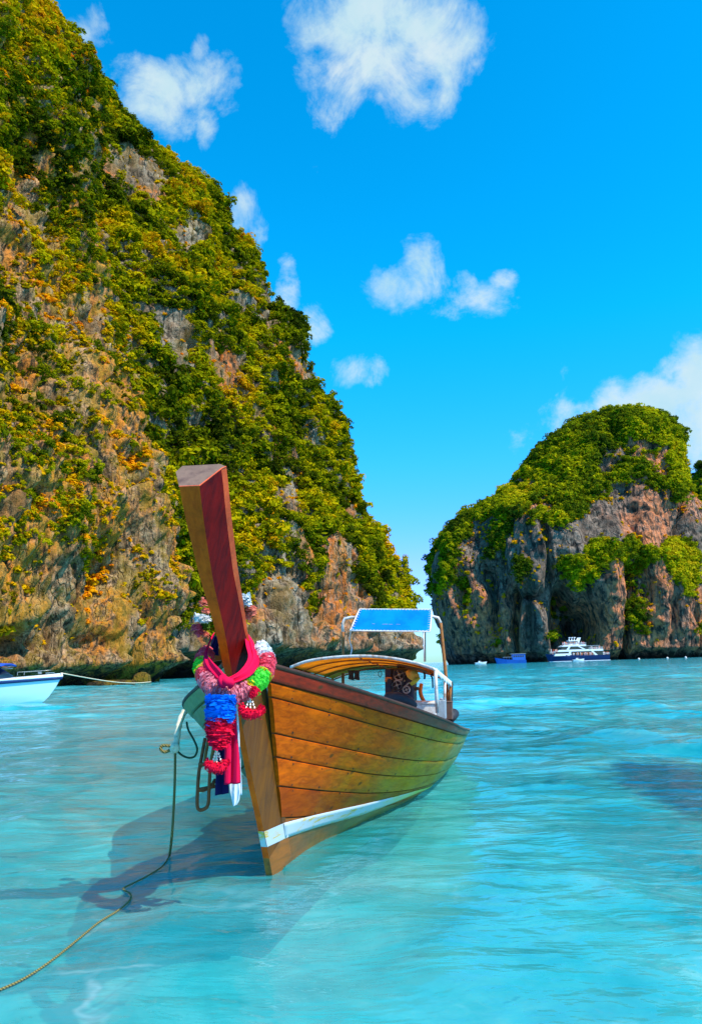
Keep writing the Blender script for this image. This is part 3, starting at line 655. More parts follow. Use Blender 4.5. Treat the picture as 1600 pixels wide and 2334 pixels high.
def island():
    L = [(1016, 1520), (1004, 1470), (992, 1430), (980, 1380), (973, 1330), (971, 1300), (976, 1270), (991, 1240), (1018, 1206), (1052, 1170), (1112, 1146), (1165, 1096), (1190, 1056), (1214, 1025), (1250, 994), (1296, 970), (1330, 946), (1385, 934)]
    Rr = [(1660, 1520), (1650, 1400), (1630, 1300), (1592, 1200), (1574, 1130), (1562, 1078), (1550, 1034), (1533, 994), (1498, 966), (1450, 948), (1386, 934)]
    def disp(P, x, y, N):
        z = P[..., 2]; low = np.clip((95-z)/50, 0, 1)
        big = fbm(P/np.array([38., 38., 60.]), 3, 201)*9
        flute = ridged(P*np.array([.042, .042, .012]), 4, 211)*(2.2+4.0*low)
        med = fbm(P/9., 4, 221)*3.8
        fine = ridged(P/4.*np.array([1, 1, .5]), 3, 231)*.9
        cave = gauss(x, y, [(1300, 1440, 30, 66, -34.), (1275, 1370, 12, 60, -16.), (1340, 1440, 24, 55, -26), (1120, 1380, 14, 75, -11.), (1160, 1330, 14, 50, -7.), (1205, 1400, 9, 80, -7.), (1145, 1290, 10, 60, -7), (1440, 1340, 10, 50, -8.), (1470, 1350, 14, 26, -9.), (1555, 1180, 9, 90, -9.), (1530, 1400, 9, 60, -5.),
                            (1385, 1310, 22, 110, 8.), (1400, 1150, 70, 60, 3.), (1230, 1350, 20, 100, 6.), (1500, 1380, 22, 70, 5.), (1330, 1340, 12, 40, -5.)])
        notch = -7.*np.clip(1-np.abs(z)/5.5, 0, 1)**.6
        crk = np.clip((ridged(P*np.array([.05, .05, .014]), 2, 291)-.5)/.35, 0, 1)**1.4*-13.*(.25+.75*low)
        return (big+flute+med+fine+notch+crk)*np.clip(.22+1.1*np.abs(N[..., 1]), 0, 1)+cave*np.clip(-N[..., 1]*1.3, 0, 1)-2.5
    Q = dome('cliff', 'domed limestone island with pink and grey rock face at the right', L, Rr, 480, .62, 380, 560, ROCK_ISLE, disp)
    x, y = proj(Q)
    du = np.gradient(Q, axis=1); dv = np.gradient(Q, axis=0); N = np.cross(du, dv); N /= np.linalg.norm(N, axis=-1, keepdims=True)+1e-9
    up = np.clip(N[..., 2]*1.5+.5, .06, 1)
    veg = fbm(Q/16., 5, 261)*3.0-.12+np.clip((1240-y)/110, -1.1, 1.15)+gauss(x, y, [(1440, 1165, 72, 62, -2.9), (1500, 1190, 50, 50, -1.2), (1370, 1190, 45, 40, -1.6), (1230, 1250, 50, 28, -1.3), (1080, 1240, 25, 22, -.8), (1300, 1215, 60, 28, -1.4), (1585, 1200, 16, 120, -1.5), (1550, 1230, 10, 60, -1.2),
                         (1300, 1300, 42, 36, 2.2), (1345, 1250, 28, 30, 2.), (1500, 1255, 90, 24, 2.3), (1570, 1310, 45, 55, 2.2), (1520, 1330, 30, 30, 1.), (1190, 1285, 30, 22, 2.1), (1110, 1220, 50, 50, .9), (1010, 1300, 28, 80, 1.5), (1060, 1370, 22, 70, 1.1), (1330, 1360, 22, 22, 1.5), (1252, 1452, 16, 16, 2.4), (1120, 1490, 16, 10, 1.), (1055, 1455, 9, 40, 1.5), (1425, 1380, 14, 12, 1.2), (1250, 1325, 16, 16, .8)])
    pr = np.clip(veg, 0, 1)*(.3+.7*up)*np.clip((Q[..., 2]-8)/5, 0, 1)
    Pp, i, j = scatter(Q, pr, 19000, 25)
    s = rng.gamma(3., .50, len(Pp))+.6
    foliage('foliage', 'green forest covering the domed island', Pp+N[i, j]*s[:, None]*.3, s, LEAF['isle'], CL['isle'])
    tp = np.clip(veg*.3+.45, 0, 1)*up*np.clip((Q[..., 2]-6)/6, 0, 1)
    Pp, i, j = scatter(Q, tp, 5000, 26)
    foliage('foliage', 'scattered bushes on the rock face of the domed island', Pp, rng.gamma(4, .22, len(Pp))+.5, LEAF['isle'], TUFT, .8)
    # cliff beyond the right edge
    L2 = [(1558, 1515), (1562, 1300), (1570, 1190), (1576, 1120), (1585, 1090), (1598, 1062), (1640, 1030), (1700, 1000)]
    R2 = [(2100, 1515), (2000, 1200), (1900, 1060), (1750, 1005), (1705, 1000)]
    def d2(P, x, y, N): return (fbm(P/40., 4, 301)*8+ridged(P*np.array([.035, .035, .012]), 4, 311)*5+fbm(P/9., 3, 321)*2)*.7-1
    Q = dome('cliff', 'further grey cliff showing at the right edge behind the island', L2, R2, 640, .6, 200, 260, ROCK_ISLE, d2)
    x, y = proj(Q); pr = np.clip(fbm(Q/30., 3, 361)*1.5+.2, 0, 1)*np.clip((Q[..., 2]-40)/30, 0, 1)
    Pp, i, j = scatter(Q, pr, 2500, 35)
    foliage('foliage', 'forest on the further cliff at the right edge', Pp, rng.gamma(6, .45, len(Pp))+1, LEAF['isle'], CL['isle'])
island()

# --- single trees standing out on the skyline of the slope
def ridge_trees():
    Q, N = FARQ['Q'], FARQ['N']; x, y = proj(Q)
    g = np.random.default_rng(4)
    bark = worn('bark', (.22, .16, .10), rough=.9)
    spots = [(770, 905), (748, 835), (640, 700), (925, 1290), (880, 1222), (812, 1020), (330, 285), (230, 225), (556, 545), (700, 790), (600, 620), (838, 1165), (450, 405), (500, 455), (385, 345), (940, 1350)]
    proto = None
    for k, (sx, sy) in enumerate(spots):
        m = (x-sx)**2+(y-sy)**2; i, j = np.unravel_index(m.argmin(), m.shape)
        p = Q[i, j]; h = g.uniform(3.2, 4.6)
        if proto is None:
            root = empty('tree'); mb = MB()
            mb.tube(smooth_path([(0, 0, -1.2), (.1, 0, .0), (-.05, .08, .6), (.05, .0, 1.1)], 8), [.1, .09, .08, .07, .06, .05, .04, .03], 7)
            mb.tube([(0, .04, .4), (.35, .1, .8), (.5, .1, 1.05)], [.05, .035, .02], 6)
            mb.tube([(0, .04, .5), (-.3, -.1, .85), (-.42, -.1, 1.1)], [.05, .035, .02], 6)
            tr = mb.build('trunk', bark, root, smooth=True); me = clump('crown', 520, .12, 77, LEAF['far'], lumps=10)
            cr = link('crown', me, root); cr.location = (0, 0, 1.15); proto = root
        else:
            root = proto.copy(); COL.objects.link(root)
            for ch in proto.children:
                if ch.name.startswith(('trunk', 'crown')):
                    c = ch.copy(); COL.objects.link(c); c.parent = root
        root.location = p; root.scale = (h*.62, h*.62, h*.62); root.rotation_euler = (g.normal(0, .12), g.normal(0, .12), g.uniform(0, 6.28))
        tag(root, 'broad leaved tree standing out on the skyline of the long slope', 'tree', 'trees on the skyline of the long slope')
ridge_trees()

# boulder on the near shore
def boulder(name, c, r, label, seed):
    V = []; n, mm = 14, 22
    for i in range(n+1):
        th = math.pi*i/n
        V.append([(math.sin(th)*math.cos(2*math.pi*j/mm), math.sin(th)*math.sin(2*math.pi*j/mm), math.cos(th)) for j in range(mm)])
    P = np.array(V); P = np.sign(P)*np.abs(P)**.75
    P = P*(1+.28*fbm(P*1.3+seed, 4, seed)[..., None])*np.array(r)
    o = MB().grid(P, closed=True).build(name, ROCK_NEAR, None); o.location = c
    return tag(o, label, 'rock')
g0 = at(326, 1546, 106); boulder('boulder', (g0[0], g0[1], .5), (1.2, 1.1, 1.0), 'square orange brown boulder at the foot of the near cliff', 3)
g0 = at(252, 1558, 98); boulder('boulder', (g0[0], g0[1], .1), (3.4, 1.2, .55), 'long low rock ledge at the waterline left of the square boulder', 5)

# ------------------------------------------------------------------ long-tail boat
YAW, HEEL = rad(11.0), rad(1.9)
FOOT = ground(617, 1995)
boat = empty('longtail_boat', tuple(FOOT), (0, HEEL, -YAW))
tag(boat, 'wooden longtail boat with tall painted prow and orange canopy moored in the shallows', 'boat')
BM = np.array(Matrix.Rotation(-YAW, 3, 'Z')@Matrix.Rotation(HEEL, 3, 'Y'))
def b2w(p): return FOOT+BM@np.array(p, float)
def bl(px, py, X=None, Y=None, Z=None):
    """pixel -> boat coordinates on one of the boat's own planes"""
    o = BM.T@(CP-FOOT); d = BM.T@ray(px, py)
    k = 0 if X is not None else 1 if Y is not None else 2; v = X if X is not None else Y if Y is not None else Z
    return o+d*((v-o[k])/d[k])
SK = np.array([-.75, 0, 1, 2.2, 3.6, 5.2, 7.0])
BGR = np.array([.15, .50, .95, 1.20, 1.29, 1.30, 1.20]); BGL = np.array([.15, .62, 1.22, 1.52, 1.54, 1.45, 1.3])
ZG = np.array([1.62, 1.46, 1.23, 1.02, .83, .67, .50])
SW = np.array([0, .25, .78, 1.72, 2.84, 4.39, 6.32, 7.0]); BW = np.array([.035, .05, .09, .28, .55, .77, .86, .84])
def cub(x, xs, ys):                                  # smooth interpolation (pchip-like)
    x = np.asarray(x, float); h = np.diff(xs); d = np.diff(ys)/h
    m = np.r_[d[0], (d[1:]*h[:-1]+d[:-1]*h[1:])/(h[1:]+h[:-1]), d[-1]]
    i = np.clip(np.searchsorted(xs, x)-1, 0, len(xs)-2); u = np.clip((x-xs[i])/h[i], 0, 1)
    return (1+2*u)*(1-u)**2*ys[i]+u*(1-u)**2*h[i]*m[i]+u*u*(3-2*u)*ys[i+1]+u*u*(u-1)*h[i]*m[i+1]
LEN = 7.0
def hull(a, t_, side, out=0.):
    """a 0..1 bow to stern, t_ 0 waterline .. 1 gunwale (below 0 under water)"""
    a = np.asarray(a, float); t_ = np.asarray(t_, float); a, t_ = np.broadcast_arrays(a, t_)
    tc = np.clip(t_, 0, 1)
    s0 = .22-.93*tc**1.05; s = s0+a*(LEN-s0)
    b0 = cub(.0+a*LEN, SW, BW)*(1.12 if side < 0 else 1.); b1 = cub(-.75+a*(LEN+.75), SK, BGR if side > 0 else BGL)
    zg = cub(-.75+a*(LEN+.75), SK, ZG)
    p = 1.05-.45*np.clip(a/.55, 0, 1)
    g = tc**p
    b = b0+(b1-b0)*g
    z = tc*zg
    under = np.minimum(t_, 0)                        # below the water
    z = z+under*1.0; b = b*(1+under*1.4)
    b = b+out
    return np.stack([side*b, s, z], -1)
# seams: fraction of height at the bow and at the stern
SEAMS = [(.93, .90), (.86, .72), (.69, .43), (.575, .20), (.43, .02), (.265, -.12), (-.02, -.24), (-.3, -.42)]
def seam(k, a):
    lo, hi = SEAMS[k]; w = 1-(1-np.asarray(a))**1.35
    return lo+(hi-lo)*w
aa = np.linspace(0, 1, 60)
for side, key in ((1, 'plank'), (-1, 'plank_port')):
    # strakes, each its own plank, with an open seam between
    prev = None
    for k in range(-1, len(SEAMS)-1):
        top = np.full_like(aa, 1.0) if k < 0 else seam(k, aa)
        bot = seam(k+1, aa)
        gap = .0038
        T = np.linspace(0, 1, 7)[:, None]
        tt = (bot+gap)[None]+(top-bot-2*gap)[None]*T
        zg = 1.0
        rough = .0016*np.sin(aa*23+k*2.1)[None]+.0018*np.sin(aa*61+k)[None]
        edge = -.004*(np.abs(T-.5)*2)**6
        outer = hull(aa[None]+0*T, tt, side, .022+rough+edge+(.012 if k < 0 else 0)); inner = hull(aa[None]+0*T, tt, side, 0.)
        mb = MB(); prof = np.concatenate([outer, inner[::-1]], 0)   # closed cross-section running along the plank
        mb.grid(np.transpose(prof, (1, 0, 2)), closed=True, flip=(side < 0))
        nn = prof.shape[0]; mb.F.append(tuple(range(nn))); mb.F.append(tuple(len(mb.V)-nn+q for q in range(nn))[::-1])
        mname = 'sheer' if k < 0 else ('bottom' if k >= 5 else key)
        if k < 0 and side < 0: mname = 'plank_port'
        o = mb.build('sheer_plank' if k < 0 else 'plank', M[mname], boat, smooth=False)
        m_ = o.modifiers.new('b', 'BEVEL'); m_.width = .004; m_.segments = 1; m_.limit_method = 'ANGLE'; m_.angle_limit = rad(50)
    nm_ = MB(); gN = np.random.default_rng(5)
    for k in range(0, 6):
        for a in np.arange(.03, .9, .062):
            for dt in (.018, -.018):
                a1 = a+gN.normal(0, .004); t1_ = float(seam(k, a1))+dt*(1+gN.normal(0, .15))
                if t1_ < .16: continue
                P0 = hull(a1, t1_, side, .0245); dA = hull(a1+.002, t1_, side, .0245)-P0; dT = hull(a1, t1_+.01, side, .0245)-P0
                dA /= np.linalg.norm(dA); dT /= np.linalg.norm(dT); rN = gN.uniform(.006, .013)
                nm_.add([P0]+[P0+(dA*math.cos(w)+dT*math.sin(w))*rN for w in np.linspace(0, 5.24, 6)], [(0, q, q % 6+1) for q in range(1, 7)])
    nm_.build('nail_heads', M['dark'], boat)['kind'] = 'stuff'
    # inner skin behind the seams
    T = np.linspace(-.45, .985, 16)[:, None]
    inn = hull(aa[None]+0*T, T+0*aa[None], side, -.006)
    MB().grid(inn, flip=side < 0).build('hull_skin', M['inner'], boat, smooth=True)
    # gunwale rail, half round, overhanging
    c = hull(aa, 1.0, side, .012)
    up = np.array([0, 0, 1.]); prof = [(-.055, -.014), (.022, -.018), (.032, -.003), (.026, .014), (-.052, .016)]
    rl = np.array([[p+np.array([side*dx, 0, dz+.012]) for dx, dz in prof] for p in c])
    mb = MB().grid(rl, closed=True, flip=side > 0); n5 = 5
    mb.F.append(tuple(range(5))); mb.F.append(tuple(len(mb.V)-5+q for q in range(5)))
    mb.build('gunwale_rail', M['rail'], boat, bevel=.004)
    # painted boot stripe riding 4 mm proud of the planks
    px_top = [(600, 1893), (650, 1878), (700, 1862), (750, 1851), (800, 1840), (850, 1829), (900, 1815), (950, 1801), (985, 1790)]
    px_bot = [(606, 1930), (650, 1916), (700, 1893), (750, 1877), (800, 1864), (850, 1848), (900, 1828), (950, 1807), (985, 1792)]
    def onhull(px, py):
        best = None
        A, Tt = np.meshgrid(np.linspace(0, .8, 161), np.linspace(0, .6, 121)); H = hull(A, Tt, 1, .026)
        Wd = H@BM.T+FOOT; qx, qy = proj(Wd); i = ((qx-px)**2+(qy-py)**2).argmin(); return A.ravel()[i], Tt.ravel()[i]
    if side > 0:
        tp = np.array([onhull(*p) for p in px_top[2:]]); bt = np.array([onhull(*p) for p in px_bot[2:]])
        tp = np.vstack([[0, tp[0, 1]+(tp[0, 1]-tp[1, 1])/(tp[1, 0]-tp[0, 0])*tp[0, 0]], tp]); bt = np.vstack([[0, bt[0, 1]+(bt[0, 1]-bt[1, 1])/(bt[1, 0]-bt[0, 0])*bt[0, 0]], bt]); print(tp.round(3).tolist(), bt.round(3).tolist())
        STR = (tp, bt)
    tp, bt = STR
    a_ = np.linspace(0.003, min(tp[-1, 0], bt[-1, 0]), 60)
    t1 = np.convolve(np.pad(np.interp(a_, tp[:, 0], tp[:, 1]), 3, 'edge'), np.ones(7)/7, 'valid'); t0 = np.convolve(np.pad(np.interp(a_, bt[:, 0], bt[:, 1]), 3, 'edge'), np.ones(7)/7, 'valid'); t0 = np.minimum(t0, t1-.004)
    T = np.linspace(0, 1, 5)[:, None]
    MB().grid(hull(a_[None]+0*T, t0[None]+(t1-t0)[None]*T, side, .028), flip=side < 0).build('boot_stripe', M['stripe'], boat, smooth=True, solid=.003)
    STEM_T = (t0[0], t1[0])
print('stripe at stem t', STEM_T, 'z', STEM_T[0]*1.62, STEM_T[1]*1.62)

# transom
rows = []
for t_ in np.linspace(-.4, 1, 14):
    l = hull(1., t_, -1, .02); r = hull(1., t_, 1, .02); rows.append([l+(r-l)*u for u in np.linspace(0, 1, 12)])
MB().grid(np.array(rows)).build('transom', M['inner'], boat, solid=.04)
l = hull(1., 1., -1, .06); r = hull(1., 1., 1, .06)
MB().box((l+r)/2+np.array([0, .0, .02]), (abs(l[0]-r[0]), .10, .05)).build('transom_rail', M['rail'], boat, bevel=.008)
# deck boards forward and floor boards aft, each a plank across the hull
for k, s in enumerate(np.arange(-.05, 6.8, .26)):
    z = cub(s, SK, ZG)-(.16 if s < 2.2 else .42)
    aL = (s+.2)/(LEN+.2)
    tt_ = z/cub(s, SK, ZG); a_s = max((s-(.22-.93*tt_))/(LEN-(.22-.93*tt_)), 0)
    wR = abs(hull(a_s, tt_, 1)[0])-.13; wL = abs(hull(a_s, tt_, -1)[0])-.13
    MB().box(((wR-wL)/2, s, z), (wR+wL, .245, .025)).build('deck_board', M['deck'], boat)

# --- stem post and prow: swept section, faces in their own paint
front = [(432, 1108, .067), (443, 1178, .060), (455, 1240, .052), (465, 1290, .047), (475, 1337, .040), (497, 1416, .033), (510, 1476, .030), (521, 1536, .026), (537, 1607, .024), (547, 1661, .022), (560, 1726, .022), (577, 1812, .022), (590, 1868, .022), (602, 1930, .024), (612, 1985, .026), (617, 2015, .026)]
ctr = np.array([bl(x, y, X=0.) for x, y, w in front]); wf = np.array([w for *_, w in front])
ctr = ctr[::-1]; wf = wf[::-1]                       # foot -> top
n_ = 70
idx = np.linspace(0, len(ctr)-1, n_)
cs = np.stack([np.interp(idx, range(len(ctr)), ctr[:, k]) for k in range(3)], -1)
for _ in range(4): cs[1:-1] = (cs[:-2]+2*cs[1:-1]+cs[2:])/4
wfs = np.interp(idx, range(len(wf)), wf)
tan = np.gradient(cs, axis=0); tan /= np.linalg.norm(tan, axis=1, keepdims=True)
back = np.stack([0*tan[:, 0], tan[:, 2], -tan[:, 1]], -1); back *= np.sign(back[:, 1:2])
zz = cs[:, 2]
dep = np.interp(zz, [0, .9, 1.2, 1.42, 1.6, 1.75, 2.9], [.30, .33, .38, .38, .24, .19, .20]); wb = wfs+np.interp(zz, [0, 1.2, 1.42, 1.6, 2.0, 2.4, 2.9], [.065, .085, .085, .064, .072, .08, .088])
ch = .022*np.clip((zz-1.3)/.8, 0.2, 1)
FL = cs+np.stack([-wfs, 0*wfs, 0*wfs], -1); FR = cs+np.stack([wfs, 0*wfs, 0*wfs], -1)
b_ = back*dep[:, None]; b2_ = back*(dep+ch*.4)[:, None]
SR = cs+b_+np.stack([wb-ch*.3, 0*wb, 0*wb], -1); SR2 = cs+b_+back*ch[:, None]*1.1+np.stack([wb+ch*.9, 0*wb, 0*wb], -1)
SLp = cs+b_+np.stack([-wb, 0*wb, 0*wb], -1); BR = cs+back*(dep+.05)[:, None]+np.stack([wb*.8, 0*wb, 0*wb], -1); BLp = cs+back*(dep+.05)[:, None]-np.stack([wb*.8, 0*wb, 0*wb], -1)
for arr, kk in ((SR, .055), (SR2, .062), (BR, .075), (BLp, .075), (SLp, .05)):
    arr[-1] = arr[-1]+tan[-1]*kk
SLp[-1] += np.array([-.012, 0, 0]); BLp[-1] += np.array([-.014, 0, 0])
isp = int(np.argmax(zz > 1.45))                      # prow above, stem below
prow = empty('prow'); prow.parent = boat
stem = empty('stem_post'); stem.parent = boat
def sect(i0, i1, parent, mats):
    for nm, A, B, mk in mats:
        mb = MB(); G = np.stack([A[i0:i1]*(1-q)+B[i0:i1]*q for q in np.linspace(0, 1, 4)], 1)
        mb.grid(G); mb.build(nm, M[mk], parent, smooth=False)
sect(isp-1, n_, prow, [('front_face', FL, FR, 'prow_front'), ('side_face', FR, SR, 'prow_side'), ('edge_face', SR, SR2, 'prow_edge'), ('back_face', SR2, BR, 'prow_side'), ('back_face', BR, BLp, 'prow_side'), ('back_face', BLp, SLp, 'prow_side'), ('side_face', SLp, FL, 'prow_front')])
e = n_-1
MB().add([FL[e], FR[e], SR[e], SR2[e], BR[e], BLp[e], SLp[e]], [(0, 1, 2, 3, 4, 5, 6)]).build('end_grain', M['prow_end'], prow)
# chipped rim of the end
MB().tube([FL[e], FR[e], SR[e], SR2[e]], .004, 5).build('end_rim', M['prow_edge'], prow)
ist = int(np.argmax(zz > .17)); 
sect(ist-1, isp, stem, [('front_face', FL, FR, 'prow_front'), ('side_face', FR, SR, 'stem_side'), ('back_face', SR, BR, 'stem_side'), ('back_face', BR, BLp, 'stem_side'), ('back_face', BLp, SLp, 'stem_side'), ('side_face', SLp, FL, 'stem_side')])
sect(0, ist, stem, [('foot_block', FL, FR, 'foot'), ('foot_block', FR, SR, 'bottom'), ('foot_block', SLp, FL, 'foot'), ('foot_block', SR, BR, 'bottom')])
# stripe carried round the stem
z0, z1 = STEM_T[0]*1.6, STEM_T[1]*1.6
def zcut(A, z): return np.array([np.interp(z, A[:, 2], A[:, k]) for k in range(3)])
for A, B in ((FL, FR), (FR, SR), (SLp, FL)):
    off = np.array([0, -.003, 0]) if A is FL and B is FR else np.array([.003 if B is SR else -.003, -.001, 0])
    MB().grid(np.array([[zcut(A, z)+off, zcut(B, z)+off] for z in np.linspace(z0, z1, 5)])).build('painted_band', M['stripe'], stem)
# breasthook (curved beam) just behind the prow
bh = [bl(466, 1506, Y=-.78), bl(480, 1494, Y=-.80), bl(515, 1488, Y=-.82), bl(545, 1490, Y=-.80), bl(566, 1502, Y=-.76)]
bhp = smooth_path(bh, 14); mb = MB()
mb.grid(np.array([[p+np.array([0, dy, dz]) for dy, dz in ((-.03, -.05), (-.03, .03), (.04, .03), (.04, -.05))] for p in bhp]), closed=True, flip=True)
mb.build('breasthook', M['prow_front'], boat)

# ---- canopy
can = empty('canopy'); can.parent = boat
Fc = [bl(662, 1519, Y=4.3), bl(700, 1505, Y=4.2), bl(760, 1496, Y=4.1), bl(835, 1493, Y=4.0), bl(900, 1499, Y=3.9), bl(955, 1511, Y=3.85), bl(992, 1524, Y=3.8)]
Rc = [bl(760, 1547, Y=6.75), bl(790, 1535, Y=6.7), bl(830, 1524, Y=6.65), bl(880, 1519, Y=6.6), bl(940, 1525, Y=6.55), bl(990, 1538, Y=6.5), bl(1028, 1554, Y=6.45)]
Fp = smooth_path(Fc, 25); Rp = smooth_path(Rc, 25)
def cpt(u, v):                                       # u across 0..1, v front..rear
    i = u*24; a = np.array([np.interp(i, range(25), Fp[:, k]) for k in range(3)]); b = np.array([np.interp(i, range(25), Rp[:, k]) for k in range(3)])
    p = a+(b-a)*v; bay = (v*4) % 1; p[2] -= .022*math.sin(math.pi*bay)*(1-abs(2*u-1)**3) ; return p
for k in range(4):
    G = np.array([[cpt(u, k/4+.001+(.248)*w) for u in np.linspace(0, 1, 17)] for w in np.linspace(0, 1, 5)])
    MB().grid(G).build('canopy_panel', M['tarp'], can, smooth=True, solid=.004)
for k in range(5):
    pts = [cpt(u, k/4)+np.array([0, 0, -.02]) for u in np.linspace(0, 1, 17)]
    MB().tube(pts, .015 if k == 0 else .011, 8).build('canopy_arch', M['whitemetal'] if k == 0 else M['rust'], can, smooth=True)
for u in (0., .5, 1.):
    MB().tube([cpt(u, v)+np.array([0, 0, -.03]) for v in np.linspace(0, 1, 9)], .016 if u != .5 else .011, 7).build('canopy_runner', M['whitemetal'] if u == 1 else M['rust'], can, smooth=True)
G = np.array([[cpt(1., v)+np.array([.012, 0, dz]) for dz in (0, -.045, -.085-.012*math.sin(v*30))] for v in np.linspace(0, 1, 24)])
MB().grid(G).build('valance', M['white'], can, smooth=True, solid=.004)
G = np.array([[cpt(u, -.004)+np.array([0, -.01, dz]) for dz in (.006, -.012, -.026-.006*math.sin(u*40))] for u in np.linspace(0, 1, 40)])
MB().grid(G).build('valance', M['whitemetal'], can, smooth=True, solid=.004)
G = np.array([[cpt(u, v)+np.array([0, 0, -.05]) for u in np.linspace(.74, .90, 6)] for v in np.linspace(.05, .5, 6)])
MB().grid(G).build('canopy_patch', M['tarpdark'], can, smooth=True)
# canopy posts
def post(name, top, foot, r, m, n=8):
    return MB().tube([foot, (np.array(foot)+np.array(top))/2, top], r, n).build(name, M[m], boat, smooth=True)
pf = cpt(1., 0); post('canopy_post', pf, bl(996, 1625, Y=3.85), .022, 'whitemetal')
post('canopy_post', cpt(1., .55), bl(1013, 1605, Y=5.2), .02, 'whitemetal')
post('canopy_post', cpt(1., .97), bl(1024, 1610, Y=6.4), .024, 'rust')
post('canopy_post', cpt(0., .02), (cpt(0, 0)[0], cpt(0, 0)[1], .5), .022, 'rust')
post('canopy_post', cpt(0., .97), (cpt(0, 1)[0], cpt(0, 1)[1], .3), .022, 'rust')
# rear goal-post frame that carries the blue awning
YR = 6.45
fl = [bl(782, 1495, Y=YR), bl(782, 1440, Y=YR), bl(781, 1420, Y=YR), bl(786, 1410, Y=YR), bl(800, 1407, Y=YR), bl(890, 1406, Y=YR), bl(985, 1405, Y=YR), bl(998, 1408, Y=YR), bl(1004, 1420, Y=YR), bl(1009, 1470, Y=YR), bl(1015, 1530, Y=YR), bl(1021, 1600, Y=YR)]
fl[0] = fl[0].copy(); foot_l = fl[0].copy(); foot_l[2] = .35
def polyl(pts, k=5):
    out = []
    for a, b in zip(pts[:-1], pts[1:]):
        for q in range(k): out.append(np.array(a)+(np.array(b)-np.array(a))*q/k)
    out.append(np.array(pts[-1])); return out
MB().tube(polyl([foot_l, fl[0], fl[1]]), .026, 8).build('awning_frame', M['rust'], boat, smooth=True)
MB().tube(fl[1:9], .025, 8).build('awning_frame', M['whitemetal'], boat, smooth=True)
MB().tube(polyl(fl[8:]), .027, 8).build('awning_frame', M['rust'], boat, smooth=True)
# blue awning
aw = empty('sun_awning'); aw.parent = boat
q = [bl(800, 1437, Y=5.7), bl(978, 1439, Y=5.7), bl(982, 1390, Y=6.25), bl(821, 1389, Y=6.25)]
G = np.array([[(q[0]*(1-u)+q[1]*u)*(1-v)+(q[3]*(1-u)+q[2]*u)*v + np.array([0, 0, -.02*math.sin(math.pi*u)*math.sin(math.pi*v)+.004*math.sin(u*38)*(abs(2*v-1)**4)]) for u in np.linspace(0, 1, 22)] for v in np.linspace(0, 1, 10)])
MB().grid(G).build('awning_cloth', M['bluetarp'], aw, smooth=True, solid=.004)
def off(a, b, s): c = sum(q)/4; return a+(a-c)*s
fr = [p+(p-sum(q)/4)*.022 for p in q]; 
MB().tube(polyl(fr+[fr[0]], 6), .012, 7).build('awning_hoop', M['whitemetal'], aw, smooth=True)
mb = MB(); g = np.random.default_rng(8)
for e0, e1, f0, f1 in ((0, 1, 0, 1), (1, 2, 1, 2), (2, 3, 2, 3), (3, 0, 3, 0)):
    nL = 22 if e0 in (0, 2) else 9
    for k in range(nL):
        u = (k+.5)/nL; a = q[e0]*(1-u)+q[e1]*u; b = fr[f0]*(1-u+.012)+fr[f1]*(u-.012)
        mb.tube([a+(sum(q)/4-a)*.05, a+np.array([0, 0, .01]), b+np.array([0, 0, .004])], .0035, 4)
mb.build('lashing', M['white'], aw)['kind'] = 'stuff'
MB().tube(smooth_path([q[0]+np.array([0, 0, -.01]), bl(797, 1460, Y=6.1), bl(802, 1478, Y=6.2), bl(799, 1494, Y=6.2)], 14), .011, 6).build('awning_strut', M['white'], boat, smooth=True)
MB().tube([bl(965, 1440, Y=6.1), bl(966, 1475, Y=6.15), bl(967, 1508, Y=6.2)], .012, 6).build('awning_strut', M['white'], boat, smooth=True)
MB().tube([bl(969, 1438, Y=6.3), bl(969, 1508, Y=6.3)], .012, 6).build('awning_strut', M['black'], boat, smooth=True)
MB().tube([bl(864, 1440, Y=6.2), bl(864, 1494, Y=6.2)], .006, 5).build('awning_strut', M['ropegreen'], boat, smooth=True)
# dashes of old tape on the awning
for x0, x1, yy in ((846, 852, 1420), (870, 882, 1419), (885, 893, 1420), (902, 910, 1421)):
    pa, pb = bl(x0, yy, Y=6.28), bl(x1, yy, Y=6.28)
    vv = .33
    def onaw(x):
        u = (x-804)/(978-804); return (q[0]*(1-u)+q[1]*u)*(1-vv)+(q[3]*(1-u)+q[2]*u)*vv+np.array([0, 0, .003-.02*math.sin(math.pi*u)*math.sin(math.pi*vv)])
    A_, B_ = onaw(x0), onaw(x1); MB().box((A_+B_)/2+np.array([0, 0, .004]), (abs(A_-B_)[0], .014, .004)).build('tape_strip', M['white'], aw)

# ---- engine on its mount, seen under the canopy
eng = empty('engine'); eng.parent = boat
def P5(x, y, Y=5.5): return bl(x, y, Y=Y)
c = P5(915, 1575); MB().box(c, (.42, .45, .42)).box(c+np.array([0, 0, .27]), (.34, .36, .14)).box(c+np.array([.03, .1, .38]), (.2, .2, .12)).build('engine_block', M['engine'], eng, bevel=.03)
c = P5(888, 1562, 5.4); MB().box(c, (.10, .3, .5)).build('radiator', M['engine'], eng, bevel=.015)
for x, y, r, Y in ((909, 1538, .078, 5.2), (905, 1562, .07, 5.2), (926, 1572, .05, 5.22)):
    c = P5(x, y, Y); mb = MB()
    mb.tube([c+np.array([math.cos(w)*r, 0, math.sin(w)*r]) for w in np.linspace(0, 6.283, 21)[:-1]], .013, 6, closed=True)
    for q_ in range(4): w = q_*math.pi/2+.4; mb.tube([c, c+np.array([math.cos(w)*r, 0, math.sin(w)*r])], .007, 5)
    mb.lathe([(0, -.03), (r*.3, -.03), (r*.3, .03), (0, .03)], c, 12, rotm('X', 90)).build('pulley', M['steel'], eng, smooth=True)
a, b = P5(909, 1538, 5.16), P5(905, 1562, 5.16)
